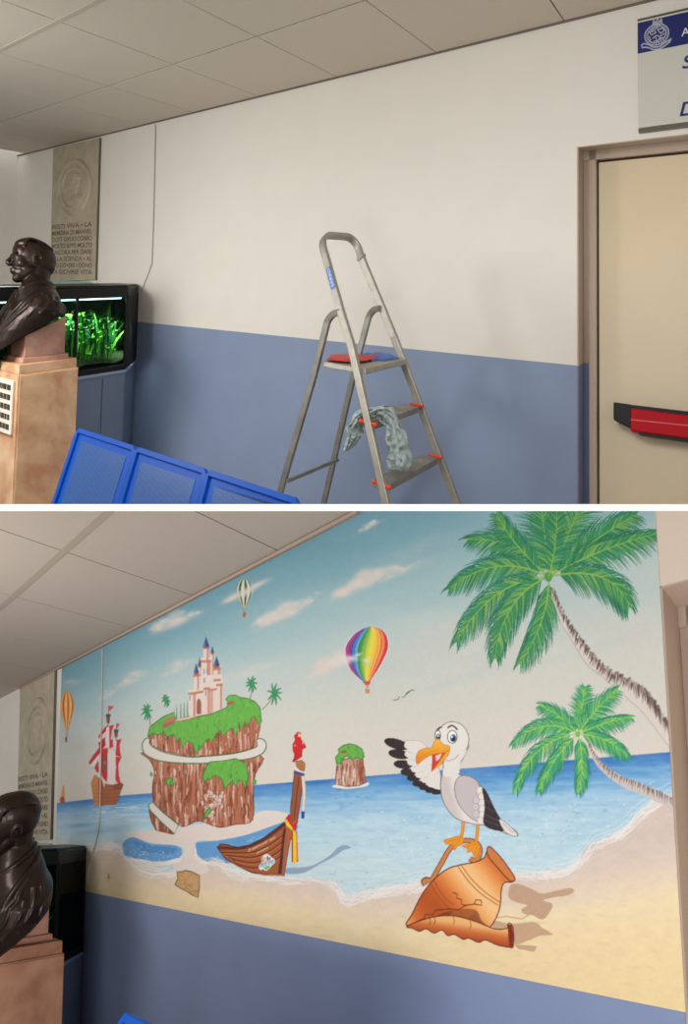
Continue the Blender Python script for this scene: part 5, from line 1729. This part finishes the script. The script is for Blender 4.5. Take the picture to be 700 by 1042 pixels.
rail('rear_leg', smooth3(nr[:5]) + [nr[5]], M['alu_dark'], .018, .026); rail('rear_leg', smooth3(fr[:5]) + [fr[5]], M['alu_dark'], .018, .026)
a = near(292.5, 489.5); b = far(a, 343.5)
mb = MB(); mb.sweep([a, b], .016, .016, Ud); mb.build('cross_brace', M['alu_dark'], lad)
# steps
def step(yn, xf, dep, thk, name='step', back=0.0):
    # near end on the stile at height yn
    xs = np.interp(yn, [260, 323, 350, 513], [331, 348.8, 357.2, 393.5])
    p = near(float(xs), yn); q = far(p, xf)
    w_ = q - p
    o = p + w_.normalized() * .012 - Dd * .018 - Ud * thk
    mb = MB(); mb.box(o, w_ - w_.normalized() * .024, Dd * dep, Ud * thk)
    s = mb.build(name, M['alu_dark'], lad, bevel=.003)
    return p, q, s
p1, q1, s1 = step(430.5, 424.2, .085, .026)
p2, q2, s2 = step(493.5, 443.2, .085, .026)
for (p, q, s) in ((p1, q1, s1), (p2, q2, s2)):
    for e, sg_ in ((p, -1), (q, 1)):
        mb = MB()
        c = e - Wd * 0.0 + Ud * .001
        for_w = sg_
        mb.tube([c + Wd * for_w * .002 - Dd * .034, c + Wd * for_w * .002 + Dd * .040], .0055, 8)
        mb.ball(c + Wd * for_w * .002 - Dd * .036, .0095, .0095, .0095) if sg_ < 0 else None
        mb.ball(c + Wd * for_w * .002 + Dd * .042, .009, .009, .009) if sg_ < 0 else None
        mb.build('orange_cap', M['orange'], lad, smooth=True)
    # studs on the tread
    for k in range(4):
        mb = MB()
        c = p.lerp(q, .2 + .2 * k) + Dd * (.012 + .02 * (k % 2)) + Ud * .0005
        mb.ball(c, .0045, .0045, .0015, nu=8, nv=4)
        mb.build('tread_stud', M['letter_white'], s, smooth=True)
# platform
pc = near(368.3, 376.5) ; 
xs = float(np.interp(370, [350, 513], [357.2, 393.5]))
pp = near(362.2, 374.0)
qf = far(pp, 407.2)
bk = near(326.5, 369.5)
dlen = (bk - pp).dot(Dd)
w_ = qf - pp
o = pp + w_.normalized() * .012 - Dd * .045 - Ud * .024
mb = MB(); mb.box(o, w_ - w_.normalized() * .026, Dd * (dlen + .05), Ud * .024)
plat = mb.build('platform', M['alu'], lad, bevel=.003)
PT = o + Ud * .0245            # top corner
wn = w_.normalized(); nP = wn.cross(Dd).normalized()
def top(x, y, lift=0.0): return hit(x, y, PT + Ud * lift, nP)
# coloured plastic covers lying on the platform
def cover(pts, name, m, label, th, lift):
    mb = MB()
    base = [top(x, y, lift) for x, y in pts]
    # crumpled sheet: several thin layers shrinking upwards
    n = len(base); c = sum(base, V((0, 0, 0))) / n
    r_ = random.Random(len(pts))
    lay = []
    for k in range(4):
        s_ = 1 - .05 * k
        lay.append([c + (p - c) * (s_ * r_.uniform(.96, 1.02)) + Ud * (th * k / 3 * (1 + .35 * math.sin(i * 1.9))) for i, p in enumerate(base)])
    mb._rings(lay, 0)
    o_ = mb.build(name, m)
    return tagp(o_, label, 'cover')
cover([(366, 362.4), (372, 359.4), (377, 360.2), (381, 358.6), (386, 360.2), (390, 359.2), (394, 361), (399, 361.0), (402, 363.2), (406, 364.6), (401, 366.2), (396, 366.4), (391, 367.6), (384, 366.8), (378, 368.2)], 'plastic_sheet', M['blue'], 'crumpled blue plastic sheet on the ladder platform', .006, .001)
cover([(331, 365.6), (337, 362.6), (335, 361.0), (348, 361.2), (358, 362.4), (366, 361.8), (374, 362.4), (386, 362.2), (380, 364.8), (374, 367.2), (364, 368.4), (352, 368.0), (342, 367.4)], 'plastic_sheet', M['red'], 'crumpled red plastic sheet on the ladder platform', .007, .0085)
# ================================================================== grey cloth over the upper step
def rag():
    tops = p1.lerp(q1, .12)
    base = p1 - Dd * .0
    dep0 = p1.y
    def pz(x, y, d): return P(x, y, dep0 + d)
    nu_, nv_ = 64, 16
    # right lobe: centre line with half-width, distance from the stile (negative = nearer)
    right = [(377, 421, 5, -.02), (384, 418, 6, -.035), (392, 420, 8, -.035), (399, 430, 8.5, -.03), (403, 443, 9.5, -.035), (406, 456, 12, -.045), (407, 468, 12.5, -.045), (404, 479, 11, -.04)]
    left = [(380, 420, 4.5, -.02), (372, 420, 5.5, .03), (364, 427, 7, .045), (361, 437, 8, .05), (359, 446, 7, .05), (355, 452, 4, .05), (350, 459, 1.6, .05)]
    mb = MB()
    for path, seed in ((right, 1), (left, 2)):
        n = len(path)
        arr = np.array(path, float)
        ts = np.linspace(0, n - 1, nu_)
        ii_ = np.arange(n)
        S = [np.interp(ts, ii_, arr[:, j]) for j in range(4)]
        for j in (0, 1, 2):      # soften
            S[j][2:-2] = (S[j][:-4] + S[j][1:-3] + S[j][2:-2] + S[j][3:-1] + S[j][4:]) / 5
        vs = []
        for i in range(nu_):
            a_ = np.array([S[0][max(i - 1, 0)], S[1][max(i - 1, 0)]]); b_ = np.array([S[0][min(i + 1, nu_ - 1)], S[1][min(i + 1, nu_ - 1)]])
            t_ = b_ - a_; t_ /= (np.linalg.norm(t_) + 1e-6); nrm = np.array([-t_[1], t_[0]])
            for j in range(nv_ + 1):
                u = j / nv_ * 2 - 1
                wob = mnoise.noise(V((i * .09, u * 2.0, seed * 7.3)))
                wob2 = mnoise.noise(V((i * .30, u * 4.5, seed * 3.1)))
                fold = (abs(math.sin(u * 4.2 + 2.4 * wob + i * .05 + seed)) - .5) * .026 + wob2 * .016
                ww = S[2][i] * (1 + .16 * math.sin(i * .35 + seed) + .1 * wob2)
                c = np.array([S[0][i], S[1][i]]) + nrm * u * ww
                vs.append(pz(c[0] + wob2 * 1.0, c[1] + wob * 2.0, S[3][i] + fold + .018 * u * u))
        mb.add(vs, [(i * (nv_ + 1) + j, i * (nv_ + 1) + j + 1, (i + 1) * (nv_ + 1) + j + 1, (i + 1) * (nv_ + 1) + j) for i in range(nu_ - 1) for j in range(nv_)])
    me_ = mb.build('cleaning_cloth', M['rag'], smooth=False)
    me_.data.polygons.foreach_set('use_smooth', [True] * len(me_.data.polygons))
    md = me_.modifiers.new('thick', 'SOLIDIFY'); md.thickness = .0022; md.offset = 0
    return tagp(me_, 'crumpled grey green cleaning cloth hanging over the upper ladder step', 'cloth')
rag()

# ================================================================== row of blue steel seats: the backrests that show
def seats(R, tops, dbot, depth0, zfloor, nm, label, slabcut):
    """tops: pixel pairs (x0,y0,x1,y1) of each backrest's upper edge; dbot = pixel lean of the side edge"""
    root = None
    x0, y0 = tops[0][0], tops[0][1]
    T0 = P(x0, y0, depth0)
    r = -R.L
    # backrest direction: down and forward
    bd = hit(x0 + dbot[0], y0 + dbot[1], T0, (R.B.cross(R.U)).normalized())
    dn = (bd - T0).normalized()
    root = thing('beam_seating', label, 'bench', V((T0.x + .6, T0.y - .3, zfloor)))
    nf = r.cross(dn).normalized()
    if nf.dot(-R.B) < 0: nf = -nf
    def on(x):
        k = (x - CX) / F
        return T0 + r * ((k * T0.y - T0.x) / (r.x - k * r.y))
    for (xa, _, xb, _) in tops:
        a, b = on(xa), on(xb)
        w_ = (b - a).length
        def low_(p):
            q = p + dn * .62
            if slabcut is not None and q.z < slabcut: q = zclip(p, q, slabcut)
            return q
        # rim frame
        bt = .028
        mb = MB()
        la, lb = low_(a), low_(b)
        mb.sweep([la, a + dn * .02, a + dn * .004 + r * .012, b + dn * .004 - r * .012, b + dn * .02, lb], .022, .024, nf)
        fr_ = mb.build('backrest_frame', M['chair'], root, bevel=.003)
        # perforated sheet inside the rim: rows of real holes
        mb = MB()
        ia, ib = a + r * .016 + dn * .012, b - r * .016 + dn * .012
        W_ = (ib - ia).length; H_ = min((low_(ia) - ia).length, (low_(ib) - ib).length) - .002
        m_ = .035
        mb.prism([ia, ib, low_(ib), low_(ia)], nf * -.002)
        mb.build('backrest_panel', M['chair'], root)
        mb = MB()
        ja, jb = ia + r * m_ + dn * m_ + nf * .0012, ib - r * m_ + dn * m_ + nf * .0012
        mb.prism([ja, jb, low_(jb), low_(ja)], nf * .0006)
        mb.build('perforated_field', M['chair_perf'], root)
    return root

def perf():
    m = mat('perforated_blue_steel', rgb(10, 92, 184), .38)
    nt = m.node_tree; b = nt.nodes['Principled BSDF']
    tc = nt.nodes.new('ShaderNodeTexCoord')
    vo = nt.nodes.new('ShaderNodeTexVoronoi'); vo.inputs['Scale'].default_value = 95; vo.inputs['Randomness'].default_value = .15
    nt.links.new(tc.outputs['Object'], vo.inputs['Vector'])
    rp = nt.nodes.new('ShaderNodeValToRGB'); rp.color_ramp.elements[0].position = .28; rp.color_ramp.elements[1].position = .36
    rp.color_ramp.elements[0].color = rgb(70, 106, 150); rp.color_ramp.elements[1].color = rgb(22, 84, 162)
    nt.links.new(vo.outputs['Distance'], rp.inputs['Fac'])
    nt.links.new(rp.outputs['Color'], b.inputs['Base Color'])
    return m
M['chair_perf'] = perf()
seats(RU, [(80.5, 437.5, 138.5, 455.5), (140.5, 456.6, 210.5, 479.5), (213.0, 480.6, 303.5, 510.5)], (-25, 76), 2.88, ZT, 'beam_seating',
      'row of blue perforated steel waiting seats in front of the plain wall', ZT + .0005)
seats(RL, [(127.5, 1033, 230, 1064), (234, 1065, 370, 1100)], (-24, 70), 2.0, (lof(P(150, 1100, 2.0))).z, 'beam_seating',
      'blue waiting seat whose corner shows at the bottom edge under the mural', None)
# ================================================================== light
w = bpy.data.worlds.new('room_light'); SC.world = w
w.use_nodes = True
w.node_tree.nodes['Background'].inputs[0].default_value = (1.0, .975, .94, 1)
w.node_tree.nodes['Background'].inputs[1].default_value = 0.62
def area(name, loc, target, sx, sy, e, col):
    li = bpy.data.lights.new(name, 'AREA'); li.shape = 'RECTANGLE'; li.size = sx; li.size_y = sy; li.energy = e; li.color = col
    o = bpy.data.objects.new(name, li); COL.objects.link(o); o.location = loc
    o.rotation_euler = (V(target) - V(loc)).to_track_quat('-Z', 'Y').to_euler()
    return o
area('room_fill', (-0.3, 1.15, 1.33), (0.5, 2.9, .1), .9, .5, 13, (1.0, .98, .95))  # area light added above the frame to brighten the upper room
area('room_fill', (-2.3, 2.3, 1.5), (-1.4, 4.6, .6), .8, .5, 30, (1.0, .98, .94))  # added out of view at left to lift the dark left end
area('room_fill', (-0.7, -0.9, -0.95), (-0.1, 2.6, -1.35), 1.0, .5, 42, (1.0, .985, .96))  # added fill, low behind the camera, for the mural wall
area('room_fill', (-2.1, 1.6, -.45), (-.9, 3.4, -1.5), .7, .4, 16, (1.0, .98, .95))  # added fill, unseen at left, for the mural's far end
